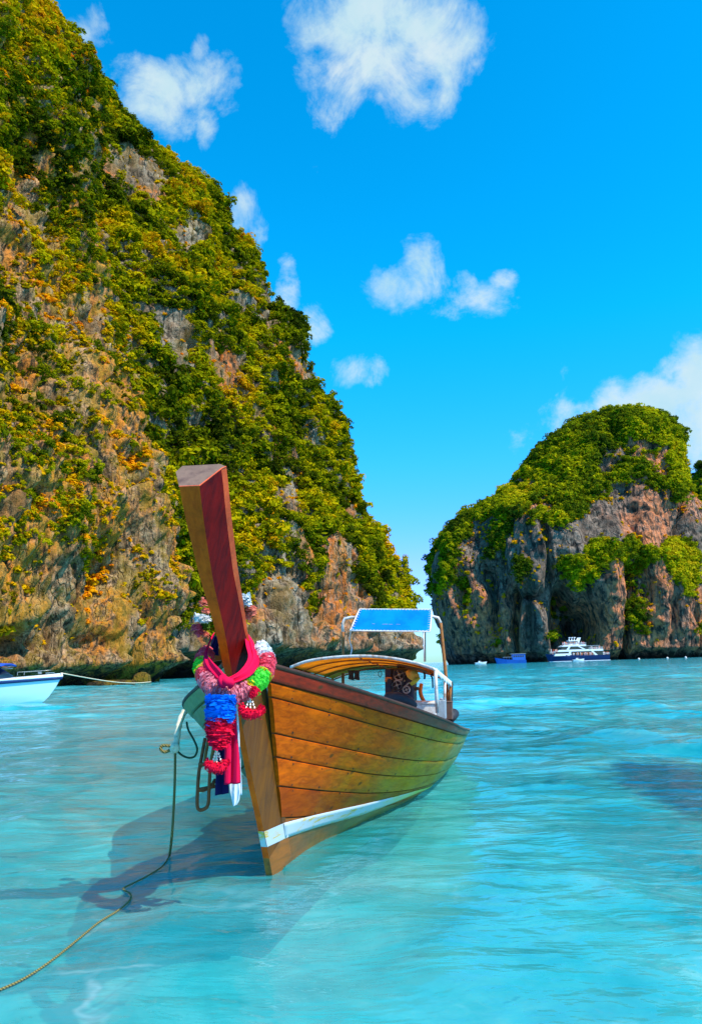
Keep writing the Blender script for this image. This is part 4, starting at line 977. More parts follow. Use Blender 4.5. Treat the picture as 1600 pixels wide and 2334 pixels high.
loop = [a+np.array([math.cos(w)*.08, 0, math.sin(w)*.08]) for w in np.linspace(.2, 2.9, 9)]+[b+np.array([math.cos(w)*.072, 0, math.sin(w)*.072]) for w in np.linspace(3.4, 6.1, 9)]
MB().tube(loop, .012, 5, closed=True).build('drive_belt', M['black'], eng, smooth=True)
MB().tube(smooth_path([P5(925, 1560), P5(935, 1555), P5(942, 1570), P5(938, 1590)], 12), .035, 8).build('exhaust_pipe', M['rust'], eng, smooth=True)
MB().tube(smooth_path([P5(960, 1560, 5.6), P5(958, 1578, 5.5), P5(964, 1595, 5.4), P5(975, 1608, 5.3)], 14), .03, 8).build('tiller_arm', M['copper'], eng, smooth=True)
MB().tube([P5(932, 1570), P5(946, 1580)], .04, 8).build('air_filter', M['steel'], eng, smooth=True)
MB().box(P5(885, 1549, 5.15), (.10, .06, .07)).build('oil_can', M['copper'], eng, bevel=.012)
MB().lathe([(0, 0), (.035, 0), (.035, .04), (0, .04)], P5(888, 1549, 5.13)-np.array([0, 0, .02]), 12, rotm('X', 90)).build('oil_cap', M['black'], eng)
mb = MB(); g = np.random.default_rng(12)
for k in range(9):
    x, y = g.uniform(893, 950), g.uniform(1528, 1605); p = P5(x, y, 5.2+g.uniform(0, .4)); p2 = P5(x+g.uniform(-18, 18), y+g.uniform(-14, 14), 5.2); p3 = P5(x+g.uniform(-22, 22), y+g.uniform(0, 24), 5.3)
    mb.tube(smooth_path([p, p2, p3], 8), .011, 5)
mb.build('hoses', M['steel'], eng, smooth=True)
mb = MB()
for k in range(10):
    p = P5(g.uniform(893, 950), g.uniform(1565, 1600), 5.25+g.uniform(0, .3)); mb.box(p, tuple(g.uniform(.04, .12, 3)), rotm('Y', g.uniform(0, 90)))
mb.build('engine_fittings', M['brass'], eng, bevel=.006)['kind'] = 'stuff'
c = P5(905, 1600, 5.3); MB().box((c[0], c[1], c[2]-.12), (.6, .5, .18)).build('engine_mount', M['rustdark'], eng, bevel=.02)
# propeller shaft housing running aft over the transom
p = P5(915, 1560, 6.); MB().tube([p, (p[0]+.02, 7.4, .62), (p[0]+.04, 9.6, -.12)], .028, 8).build('propeller_shaft', M['steel'], eng, smooth=True)

# ---- loose things aboard
def loose(name, label, cat, mbuild, m, **k):
    o = mbuild.build(name, M[m], None, **k); o.parent = None
    o.matrix_world = Matrix.Translation(Vector(FOOT))@Matrix(BM.tolist()).to_4x4(); return tag(o, label, cat, k.get('group'))
c = bl(905, 1610, Y=4.6)
c = bl(972, 1618, Y=4.9)
lk = empty('locker'); lk.matrix_world = Matrix.Translation(Vector(FOOT))@Matrix(BM.tolist()).to_4x4(); tag(lk, 'pale wooden locker box by the stern post of the longtail boat', 'box')
MB().box(c, (.30, .45, .18)).build('box_body', M['whitemetal'], lk, bevel=.006); MB().box(c+np.array([0, 0, .105]), (.33, .48, .024)).build('lid', M['whitemetal'], lk, bevel=.004)
c = bl(1006, 1617, Y=4.9); loose('jerry_can', 'grey blue plastic can at the stern of the longtail boat', 'can', MB().box(c, (.13, .16, .26)).box(c+np.array([0, 0, .145]), (.05, .05, .03)), 'grey', bevel=.02)
c = bl(1022, 1620, Y=5.5); loose('crate', 'dark brown upright crate beside the grey can on the longtail boat', 'crate', MB().box(c, (.12, .2, .24)).box(c+np.array([0, 0, .13]), (.13, .21, .02)), 'brown', bevel=.008)
c0, c1 = bl(1022, 1640, Y=5.7), bl(1037, 1624, Y=5.9)
loose('fender', 'black rubber roll fender lying on the stern corner of the longtail boat', 'fender', MB().tube([c0, c0+(c1-c0)*.06, c0+(c1-c0)*.5, c0+(c1-c0)*.94, c1], [.05, .075, .08, .075, .05], 14), 'black', smooth=True)
c = bl(941, 1538, Y=5.0)
loose('straw_hat', 'yellow straw hat hanging under the rear of the canopy', 'hat', MB().lathe([(0, .075), (.04, .073), (.055, .06), (.06, .015), (.095, 0), (.105, -.008), (.10, -.012), (.06, .008), (.05, .055), (0, .065)], c, 22, rotm('Y', 35)@rotm('X', 40)), 'straw', smooth=True)
c = bl(947, 1552, Y=4.95); loose('cloth_roll', 'yellow green cloth roll hanging below the straw hat', 'cloth', MB().tube([c+np.array([.06, 0, .05]), c, c+np.array([-.07, 0, -.05])], [.02, .032, .026], 9), 'yellowgreen', smooth=True)
for k, (x, y, lab) in enumerate(((799, 1538, 'left'), (812, 1538, 'right'))):
    c = bl(x, y, Y=5.9)
    V = [c+np.array([dx, dy, dz]) for dx, dy, dz in ((-.05, 0, .07), (.05, 0, .07), (.04, 0, 0), (.055, .01, -.09), (-.045, .01, -.07), (-.03, 0, 0), (-.05, .04, .07), (.05, .04, .07), (.04, .06, 0), (.05, .05, -.09), (-.04, .05, -.07), (-.03, .06, 0))]
    loose('hanging_bag', 'small dark bag hanging under the canopy, '+lab+' one of the pair', 'bag', MB().add(V, [(0, 5, 4, 3, 2, 1), (6, 7, 8, 9, 10, 11), (0, 1, 7, 6), (1, 2, 8, 7), (2, 3, 9, 8), (3, 4, 10, 9), (4, 5, 11, 10), (5, 0, 6, 11)]), 'black', bevel=.01)
c = bl(866, 1536, Y=5.6); loose('rope_loop', 'dark loop of cord hanging under the canopy left of the engine', 'rope', MB().tube([c+np.array([.026*math.sin(w), 0, .045*math.cos(w)]) for w in np.linspace(0, 6.28, 14)[:-1]], .006, 6, closed=True), 'ropegreen', smooth=True)
top = bl(987, 1535, Y=5.4); pts = smooth_path([top, bl(982, 1540, Y=5.4), bl(985, 1546, Y=5.4), bl(986, 1568, Y=5.4)], 12)
loose('strap', 'dark blue strap hanging from the canopy by the stern post', 'strap', MB().tube(pts, .012, 5), 'navy', smooth=True)
pts = smooth_path([bl(966, 1532, Y=5.6), bl(968, 1540, Y=5.6), bl(967, 1548, Y=5.6)], 8); loose('strap', 'short dark strap hanging right of the straw hat', 'strap', MB().tube(pts, .016, 5), 'navy', smooth=True)
# black hose running down the stern post
pts = smooth_path([cpt(1., .96)+np.array([.02, 0, -.02]), bl(1031, 1560, Y=6.4), bl(1030, 1600, Y=6.4), bl(1029, 1622, Y=6.3)], 20)
loose('cord', 'black cord hanging down beside the rearmost canopy post', 'cord', MB().tube(pts, .009, 6), 'black', smooth=True)
# tarpaulin bundle and coiled gear lying along the hull inside the gunwale
c = bl(920, 1602, Y=4.0); loose('net_bundle', 'dark heap of netting inside the gunwale in front of the engine', 'net', MB().tube(smooth_path([bl(880, 1590, Y=4.3), bl(905, 1592, Y=4.2), bl(930, 1600, Y=4.2), bl(948, 1612, Y=4.2)], 16), [.05, .07, .08, .085, .08, .085, .09, .085, .08, .09, .085, .08, .07, .06, .05, .03], 10), 'black', smooth=True)

# ------------------------------------------------------------------ decorations on the prow (world space)
def petals(path, r, n, size, seed, ends=True):
    """ruffled flower garland section: petals standing out of a soft tube"""
    g = np.random.default_rng(seed); mb = MB(); P = np.asarray(path); rr = np.broadcast_to(np.asarray(r, float), (len(P),))
    mb.tube(P, list(rr*.82), 10)
    tn = np.gradient(P, axis=0); tn /= np.linalg.norm(tn, axis=1, keepdims=True)+1e-9
    for k in range(n):
        i = g.uniform(0, len(P)-1); i0 = int(i); f = i-i0; i1 = min(i0+1, len(P)-1)
        p = P[i0]*(1-f)+P[i1]*f; d = tn[i0]; R_ = rr[i0]*(1-f)+rr[i1]*f
        a = np.cross(d, g.normal(size=3)); a /= np.linalg.norm(a); b = np.cross(d, a)
        w = g.uniform(.5, 1.2)*size
        c = p+a*R_*g.uniform(.78, .95); tip = p+a*(R_+w*g.uniform(.2, .7))+d*g.normal(0, .5)*w+b*g.normal(0, .3)*w
        mb.add([c-b*w*.45, c+b*w*.45, tip+b*w*.6, (tip+c)/2+a*w*.25+d*w*.2, tip-b*w*.6], [(0, 1, 3), (1, 2, 3), (2, 4, 3), (4, 0, 3)])
    return mb
def A(x, y, D): return at(x, y, D)
gar = empty('flower_garland', tuple(at(520, 1540, 5.1))); tag(gar, 'big ruffled garland of pink, green, white and blue flowers looped round the prow', 'garland')
def gpart(name, mb, m, parent=gar):
    o = mb.build(name, M[m], parent, smooth=False)
    if parent is gar or parent is not None:
        pm = parent.matrix_basis.copy(); o.matrix_parent_inverse = pm.inverted()
    return o
ring = [(592, 1478, 5.42), (608, 1505, 5.34), (604, 1530, 5.26), (592, 1548, 5.18), (572, 1566, 5.10), (548, 1578, 5.04), (522, 1584, 5.0), (498, 1574, 5.0), (480, 1558, 5.04), (469, 1540, 5.12), (462, 1518, 5.24), (470, 1490, 5.42)]
RP = smooth_path([A(*p) for p in ring], 121)
SEG = [(0, 13, 'f_white', .055), (12, 28, 'f_pink', .055), (27, 30, 'f_yellow', .058), (29, 45, 'f_green', .057), (44, 48, 'f_yellow', .057), (47, 82, 'f_lpink', .058), (81, 91, 'f_pink', .055), (90, 93, 'f_yellow', .054), (92, 103, 'f_green', .052), (102, 105, 'f_yellow', .05), (104, 120, 'f_pink', .048)]
for k, (i0, i1, m_, r_) in enumerate(SEG):
    L_ = max(i1-i0, 2); pp = RP[i0:i1+1]
    rr = r_*(1+.10*np.sin(np.arange(len(pp))*.9+k))
    gpart('flower_section', petals(pp, rr*.9, int(40*L_), .026, 50+k), m_)
# hanging block: blue then magenta, tapering
bp = smooth_path([A(504, 1594, 4.93), A(503, 1612, 4.92), A(502, 1638, 4.92)], 22)
gpart('blue_tassel', petals(bp, .074*(1+.10*np.sin(np.linspace(0, 13, 22))), 1300, .036, 71), 'f_blue')
mp = smooth_path([A(502, 1640, 4.92), A(500, 1660, 4.92), A(500, 1684, 4.92), A(497, 1698, 4.92)], 22)
gpart('magenta_tassel', petals(mp, np.interp(np.linspace(0, 1, 22), [0, .4, .8, 1], [.074, .07, .052, .02]), 1000, .034, 72), 'f_magenta')
def beads(pts, r, m='pearl'):
    mb = MB()
    for p in pts: mb.lathe([(r*math.sin(w), r*1.25*math.cos(w)) for w in np.linspace(0.01, math.pi-.01, 6)], p, 8)
    gpart('beads', mb, m)
beads([A(495, 1701+6*k, 4.92) for k in range(3)]+[A(495+(j-1)*(4+2*k), 1718+6.5*k, 4.92) for j in range(3) for k in range(4)], .0068)
cr = smooth_path([A(472, 1738, 4.92), A(482, 1748, 4.90), A(497, 1752, 4.9), A(508, 1748, 4.9), A(518, 1734, 4.92)], 18)
gpart('crescent_tassel', petals(cr, np.interp(np.linspace(0, 1, 18), [0, .3, .7, 1], [.02, .033, .033, .02]), 260, .014, 73), 'f_magenta')
mp = smooth_path([A(585, 1568, 4.98), A(578, 1580, 4.97), A(572, 1590, 4.97)], 8)
gpart('magenta_tassel', petals(mp, [.034, .033, .03, .028, .025, .02, .016, .01], 120, .014, 74), 'f_magenta')
beads([A(571, 1592+6*k, 4.97) for k in range(2)]+[A(571+(j-1)*(5+2.2*k), 1600+6.5*k, 4.97) for j in range(3) for k in range(3)], .0068)
cr = smooth_path([A(551, 1610, 4.99), A(555, 1622, 4.97), A(570, 1628, 4.96), A(588, 1626, 4.96), A(600, 1612, 4.98)], 18)
gpart('crescent_tassel', petals(cr, np.interp(np.linspace(0, 1, 18), [0, .3, .7, 1], [.018, .033, .033, .022]), 260, .014, 75), 'f_magenta')
# flower bunches tied behind the prow
def bunch(x, y, D, label, parts, seed):
    e_ = empty('flower_bunch', tuple(at(x, y, D))); tag(e_, label, 'flowers')
    for k, (dx, dy, r, m_) in enumerate(parts):
        p = at(x+dx, y+dy, D+.02*k)
        pth = [p+np.array([0, 0, -r*.5]), p, p+np.array([0, 0, r*.5])]
        gpart('blossom' if m_ != 'f_leaf' else 'leaves', petals(pth, [r*.6, r, r*.6], 200, r*.55, seed+k), m_, e_)
bunch(556, 1378, 5.30, 'white and coral flower bunch tied to the right side of the prow', [(-1, -16, .042, 'f_white'), (4, -4, .038, 'f_white'), (16, 8, .032, 'f_coral'), (18, 18, .03, 'f_coral'), (8, 26, .028, 'f_coral'), (-2, 14, .035, 'f_leaf')], 300)
bunch(462, 1412, 5.30, 'pink and white flower bunch tied to the left side of the prow', [(-6, -4, .036, 'f_white'), (6, 0, .036, 'f_white'), (-14, 18, .032, 'f_pink'), (-8, 30, .030, 'f_pink'), (6, 34, .026, 'f_coral'), (4, 16, .034, 'f_leaf'), (2, -38, .030, 'f_coral'), (8, -20, .028, 'f_coral')], 320)

def ribbon(name, rows, m, parent=None, wav=.0, seed=0, label=None):
    """rows: list of (left point, right point); cloth with folds"""
    g = np.random.default_rng(seed); n = len(rows); Lp = smooth_path([r[0] for r in rows], 26); Rp_ = smooth_path([r[1] for r in rows], 26)
    G = []
    for i in range(26):
        row = []
        for j in range(13):
            u = j/12; p = Lp[i]*(1-u)+Rp_[i]*u
            p = p+np.array([0, -1, 0])*wav*(math.sin(u*11+i*.12+seed)+.5*math.sin(u*23+i*.3))
            row.append(p)
        G.append(row)
    o = MB().grid(np.array(G)).build(name, M[m], None, smooth=True, solid=.004)
    if parent is not None: o.parent = parent; o.matrix_parent_inverse = parent.matrix_basis.inverted()
    return o
sash = empty('pink_sash', tuple(at(515, 1560, 5.1))); tag(sash, 'hot pink cloth sash knotted round the prow with a long hanging tail', 'sash')
ribbon('sash_band', [(A(558, 1440, 5.38), A(566, 1446, 5.46)), (A(562, 1470, 5.28), A(580, 1468, 5.40)), (A(566, 1500, 5.16), A(592, 1508, 5.28)), (A(545, 1530, 5.02), A(572, 1540, 5.08)), (A(518, 1546, 4.95), A(528, 1560, 4.96))], 'pink', sash, .016, 1)
ribbon('sash_band', [(A(486, 1446, 5.42), A(490, 1440, 5.46)), (A(468, 1486, 5.24), A(474, 1484, 5.26)), (A(464, 1516, 5.10), A(482, 1504, 5.10)), (A(486, 1546, 5.0), A(502, 1526, 5.0)), (A(508, 1560, 4.95), A(516, 1542, 4.95))], 'pink', sash, .009, 2)
kn = MB(); kn.tube(smooth_path([A(503, 1544, 4.93), A(514, 1552, 4.88), A(526, 1556, 4.90), A(524, 1568, 4.92)], 14), [.014, .02, .024, .027, .028, .029, .030, .030, .029, .028, .026, .023, .018, .012], 12); kn.tube(smooth_path([A(512, 1540, 4.93), A(505, 1554, 4.88), A(512, 1566, 4.90)], 10), [.014, .02, .025, .027, .028, .027, .025, .022, .018, .012], 12)
o = kn.build('knot', M['pink'], sash, smooth=True); o.matrix_parent_inverse = sash.matrix_basis.inverted()
ribbon('sash_tail', [(A(512, 1590, 5.02), A(536, 1590, 5.02)), (A(513, 1650, 5.02), A(540, 1650, 5.02)), (A(511, 1720, 5.03), A(545, 1720, 5.03)), (A(512, 1788, 5.04), A(547, 1786, 5.04))], 'pink', sash, .014, 3)
nv = empty('navy_sash', tuple(at(505, 1700, 5.1))); tag(nv, 'dark navy cloth sash hanging behind the pink one on the prow', 'sash')
ribbon('sash_tail', [(A(494, 1640, 5.09), A(512, 1640, 5.09)), (A(495, 1700, 5.09), A(514, 1700, 5.09)), (A(493, 1760, 5.09), A(518, 1760, 5.09)), (A(491, 1813, 5.09), A(522, 1808, 5.09))], 'navy', nv, .007, 4)
ribbon('sash_band', [(A(588, 1495, 5.34), A(596, 1505, 5.36)), (A(575, 1530, 5.13), A(582, 1542, 5.15)), (A(540, 1552, 5.03), A(552, 1566, 5.03)), (A(522, 1556, 5.0), A(528, 1572, 5.0))], 'navy', nv, .004, 5)
ribbon('sash_band', [(A(488, 1448, 5.46), A(500, 1452, 5.44)), (A(478, 1478, 5.44), A(498, 1482, 5.44)), (A(472, 1492, 5.42), A(500, 1494, 5.42))], 'navy', nv, .004, 6)
ws = empty('white_sash', tuple(at(545, 1700, 5.1))); tag(ws, 'white satin ribbon hanging beside the stem with frayed lower end', 'ribbon')
ribbon('ribbon_tail', [(A(535, 1600, 5.13), A(541, 1600, 5.13)), (A(541, 1680, 5.13), A(546, 1680, 5.13)), (A(543, 1760, 5.13), A(550, 1760, 5.13)), (A(544, 1812, 5.13), A(552, 1812, 5.13))], 'paleblue', ws, .003, 7)
ribbon('ribbon_tail', [(A(524, 1780, 5.12), A(545, 1780, 5.12)), (A(525, 1805, 5.12), A(547, 1805, 5.12)), (A(529, 1825, 5.12), A(546, 1822, 5.12)), (A(532, 1838, 5.12), A(540, 1834, 5.12))], 'paleblue', ws, .006, 8)

# ------------------------------------------------------------------ ropes and ladder
def afloat(x, y):
    p = ground(x, y, .0)
    for _ in range(2):
        i = ((WG[0]-p[0])**2+(WG[1]-p[1])**2).argmin(); p = ground(x, y, WG[2].ravel()[i]+.012)
    return p
def floatpts(px):
    c = smooth_path([(x, y, 0) for x, y in px], 70); return [afloat(a, b) for a, b, _ in c]
def rope_obj(name, label, pts, r, m, n=90, seg=7):
    P = smooth_path(pts, n); return tag(MB().tube(P, r, seg).build(name, M[m], None, smooth=True), label, 'rope')
mo = empty('mooring_rope', tuple(at(400, 1710, 6.6))); tag(mo, 'yellow mooring rope dropping from a white knot into the water at the lower left', 'rope')
def mpart(name, pts, r, m, n=60, seg=8):
    o = MB().tube(smooth_path(pts, n), r, seg).build(name, M[m], None, smooth=True); o.parent = mo; o.matrix_parent_inverse = mo.matrix_basis.inverted(); return o
mpart('rope_line', [A(400, 1712, 6.6), A(399, 1780, 6.55), A(396, 1850, 6.5), A(392, 1910, 6.45), afloat(387, 1950)], .011, 'rope', 60)
mpart('rope_line', floatpts([(387, 1950), (370, 1975), (330, 2000), (290, 2020), (281, 2026), (298, 2038), (296, 2052), (270, 2075), (225, 2103), (180, 2140), (120, 2188), (60, 2228), (0, 2256), (-120, 2300)]), .0062, 'rope', 260)
mpart('white_strop', [A(421, 1622, 6.75), A(413, 1638, 6.7), A(407, 1660, 6.65), A(403, 1690, 6.6), A(401, 1706, 6.6)], [.03-.012*abs(math.sin(k*.5))*.4 for k in range(30)], 'ropewhite', 30)
mpart('rope_loop', [A(400, 1706, 6.58), A(385, 1700, 6.58), A(370, 1700, 6.58), A(367, 1708, 6.58), A(376, 1714, 6.58), A(390, 1709, 6.58), A(402, 1704, 6.56)], .013, 'rope', 40)
mpart('knot', [A(392, 1700, 6.56), A(402, 1698, 6.54), A(406, 1706, 6.54), A(398, 1712, 6.54), A(392, 1706, 6.55), A(400, 1700, 6.53), A(404, 1712, 6.55)], .019, 'ropewhite', 40)
rope_obj('green_rope', 'thin dark green rope drooping in a loop from the gunwale to the mooring knot', [A(426, 1646, 6.75), A(430, 1664, 6.7), A(443, 1688, 6.65), A(450, 1708, 6.6), A(444, 1724, 6.6), A(430, 1727, 6.6), A(415, 1721, 6.6), A(403, 1710, 6.6)], .009, 'ropegreen', 60)
lad = empty('boarding_ladder', tuple(at(470, 1780, 6.5))); tag(lad, 'rusty tube boarding ladder hanging over the left side of the bow', 'ladder')
def lpart(name, pts, r=.017, m='rustdark', sm=None):
    o = MB().tube(smooth_path(pts, sm) if sm else pts, r, 8).build(name, M[m], None, smooth=True); o.parent = lad; o.matrix_parent_inverse = lad.matrix_basis.inverted()
lpart('side_rail', [A(468, 1682, 6.62), A(461, 1720, 6.6), A(454, 1760, 6.55), A(451, 1800, 6.5), A(450, 1835, 6.5), A(455, 1846, 6.5), A(468, 1843, 6.5), A(475, 1832, 6.5), A(477, 1800, 6.5), A(479, 1760, 6.5)], .0145, 'rustdark', 60)
lpart('side_rail', [A(485, 1690, 6.62), A(488, 1700, 6.6), A(481, 1740, 6.55), A(479, 1762, 6.5)], .016, 'rust', 20)
lpart('side_rail', [A(476, 1684, 6.62), A(471, 1710, 6.6), A(467, 1735, 6.55)], .014, 'rust', 12)
lpart('rung', [A(454, 1742, 6.56), A(480, 1740, 6.54)], .014); lpart('rung', [A(451, 1800, 6.5), A(492, 1792, 6.55)], .014)
lpart('brace', [A(478, 1798, 6.5), A(492, 1780, 6.55)], .011); lpart('brace', [A(456, 1750, 6.56), A(466, 1744, 6.56), A(478, 1752, 6.54), A(492, 1764, 6.6)], .009, 'rustdark', 14)
lpart('brace', [A(452, 1802, 6.5), A(466, 1802, 6.52), A(480, 1792, 6.54), A(490, 1776, 6.6)], .010, 'rustdark', 14)

# ------------------------------------------------------------------ other boats
def loft(L, B, H, Hb, n=24, m=9, fine=1.6, draft=.35):
    """speedboat hull: x from stern (0) to bow (L)"""
    G = []
    for i in range(n):
        u = i/(n-1); hb = B/2*(1-max(0, (u-.45)/.55)**fine*.985); zt = H+(Hb-H)*u**2
        bk = draft*(1-max(0, (u-.7)/.3)**2)*1.0
        row = []
        for j in range(m):
            w = -1+2*j/(m-1); aw_ = abs(w)
            y = hb*math.copysign(min(1, aw_**.55*1.02 if aw_ < 1 else 1), w); z = -bk+(zt+bk)*aw_**(2.2+1.5*(1-u))
            x = L*u + (.12*L*aw_**1.5*max(0, (u-.55)/.45) if u > .55 else 0)
            if j in (0, m-1): y = math.copysign(hb, w); z = zt
            row.append((x, y, z))
        G.append(row)
    return np.array(G)
def speedboat(px_bow, py_bow, D, heading, label):
    p = ground(px_bow, 1600); root = empty('speedboat'); tag(root, label, 'speedboat')
    Lh = 9.5; Wg = loft(Lh, 2.7, 1.25, 1.55)
    tip = Wg[-1].mean(0)
    ang = rad(heading); c_, s_ = math.cos(ang), math.sin(ang)
    bw = at(px_bow, py_bow, D)
    tx = Wg[-1, 0, 0]
    root.location = (bw[0]-tx*c_, bw[1]-tx*s_, 0.); root.rotation_euler = (0, 0, ang)
    MB().grid(Wg).build('hull', M['gelblue'], root, smooth=True)
    # deck
    T = Wg[:, [0, -1]]; G = np.array([[T[i, 0]*(1-u)+T[i, 1]*u+np.array([0, 0, .12*math.sin(math.pi*u)*(i/23)]) for u in np.linspace(0, 1, 9)] for i in range(24)])
    MB().grid(G, flip=True).build('deck', M['gel'], root, smooth=True)
    for sd in (0, -1):
        sgn = -1 if sd == 0 else 1
        e = Wg[:, sd]; 
        MB().grid(np.array([[e[i]+np.array([0, sgn*.03, .02]), e[i]+np.array([0, sgn*.035, -.10])] for i in range(24)])).build('upper_band', M['gel'], root, smooth=True, solid=.02)
        MB().grid(np.array([[e[i]+np.array([-.01, sgn*.045, -.10]), e[i]+np.array([-.05*(i/23), sgn*.05, -.34+.10*(i/23)])] for i in range(24)])).build('rub_stripe', M['navystripe'], root, smooth=True, solid=.03)
    # foredeck coaming, windscreen
    ws_ = [(6.3, -.95, 1.42), (7.0, -.45, 1.46), (7.15, 0, 1.48), (7.0, .45, 1.46), (6.3, .95, 1.42), (4.6, 1.1, 1.38)]
    ws_ = [(x+.75, y*.9, z) for x, y, z in [(4.6, -1.1, 1.38)]+ws_]; wt = [(x-.85*(x > 5)-.1, y*.9, z+.62) for x, y, z in ws_]
    MB().grid(np.array([ws_, [tuple((np.array(a)*.5+np.array(b)*.5)+np.array([.06, 0, 0])) for a, b in zip(ws_, wt)], wt])).build('windscreen', M['glassdark'], root, smooth=True, solid=.02)
    MB().tube(smooth_path(wt, 30), .022, 7).build('windscreen_frame', M['steel'], root, smooth=True)
    # bimini
    G = np.array([[(x, y, 2.42-.10*(y/1.1)**2-.07*((x-3.4)/3)**2) for y in np.linspace(-1.15, 1.15, 9)] for x in np.linspace(.8, 7.5, 14)])
    MB().grid(G).build('bimini_top', M['bluecloth'], root, smooth=True, solid=.08)
    for y in (-1.1, 1.1):
        MB().tube([(7.4, y, 2.22), (6.3, y, 2.0), (5.2, y*1.05, 1.4)], .022, 6).build('bimini_strut', M['white'], root, smooth=True)
        MB().tube([(6.0, y, 2.28), (6.7, y, 2.02), (7.3, y, 2.05)], .02, 6).build('bimini_strut', M['white'], root, smooth=True)
        MB().tube([(1.2, y, 2.4), (1.0, y*1.05, 1.3)], .022, 6).build('bimini_strut', M['white'], root, smooth=True)
    MB().tube(polyl([(8.2, -.55, 1.62), (8.2, -.55, 1.8), (9.9, -.1, 1.86), (9.9, .1, 1.86), (8.2, .55, 1.8), (8.2, .55, 1.62)]), .018, 6).build('bow_rail', M['steel'], root, smooth=True)
    MB().box((9.9, 0, 1.70), (.5, .14, .06)).box((9.3, 0, 1.72), (.2, .1, .14)).build('anchor_roller', M['steel'], root, bevel=.01)
    for x in (1.5, 3.3): MB().box((x, 0, 1.25), (.6, 1.8, .35)).build('seat', M['gel'], root, bevel=.05)
    MB().tube([(.0, .5, 1.1), (-.4, .5, 1.2), (-.5, .5, .2)], [.22, .24, .12], 10).build('outboard_motor', M['black'], root, smooth=True)
    return root
speedboat(144, 1537, 45.5, 4, 'white speedboat with navy stripe and blue bimini at the left edge')
r0 = at(140, 1534, 45.4)
pts = [r0+(at(345, 1554, 105)-r0)*w+np.array([0, 0, -.35*math.sin(math.pi*w)]) for w in np.linspace(0, 1, 20)]
tag(MB().tube(pts, [.03+.03*w for w in np.linspace(0, 1, 20)], 6).build('bow_line', M['ropewhite'], None, smooth=True), 'pale bow line running from the speedboat to the rocks', 'rope')

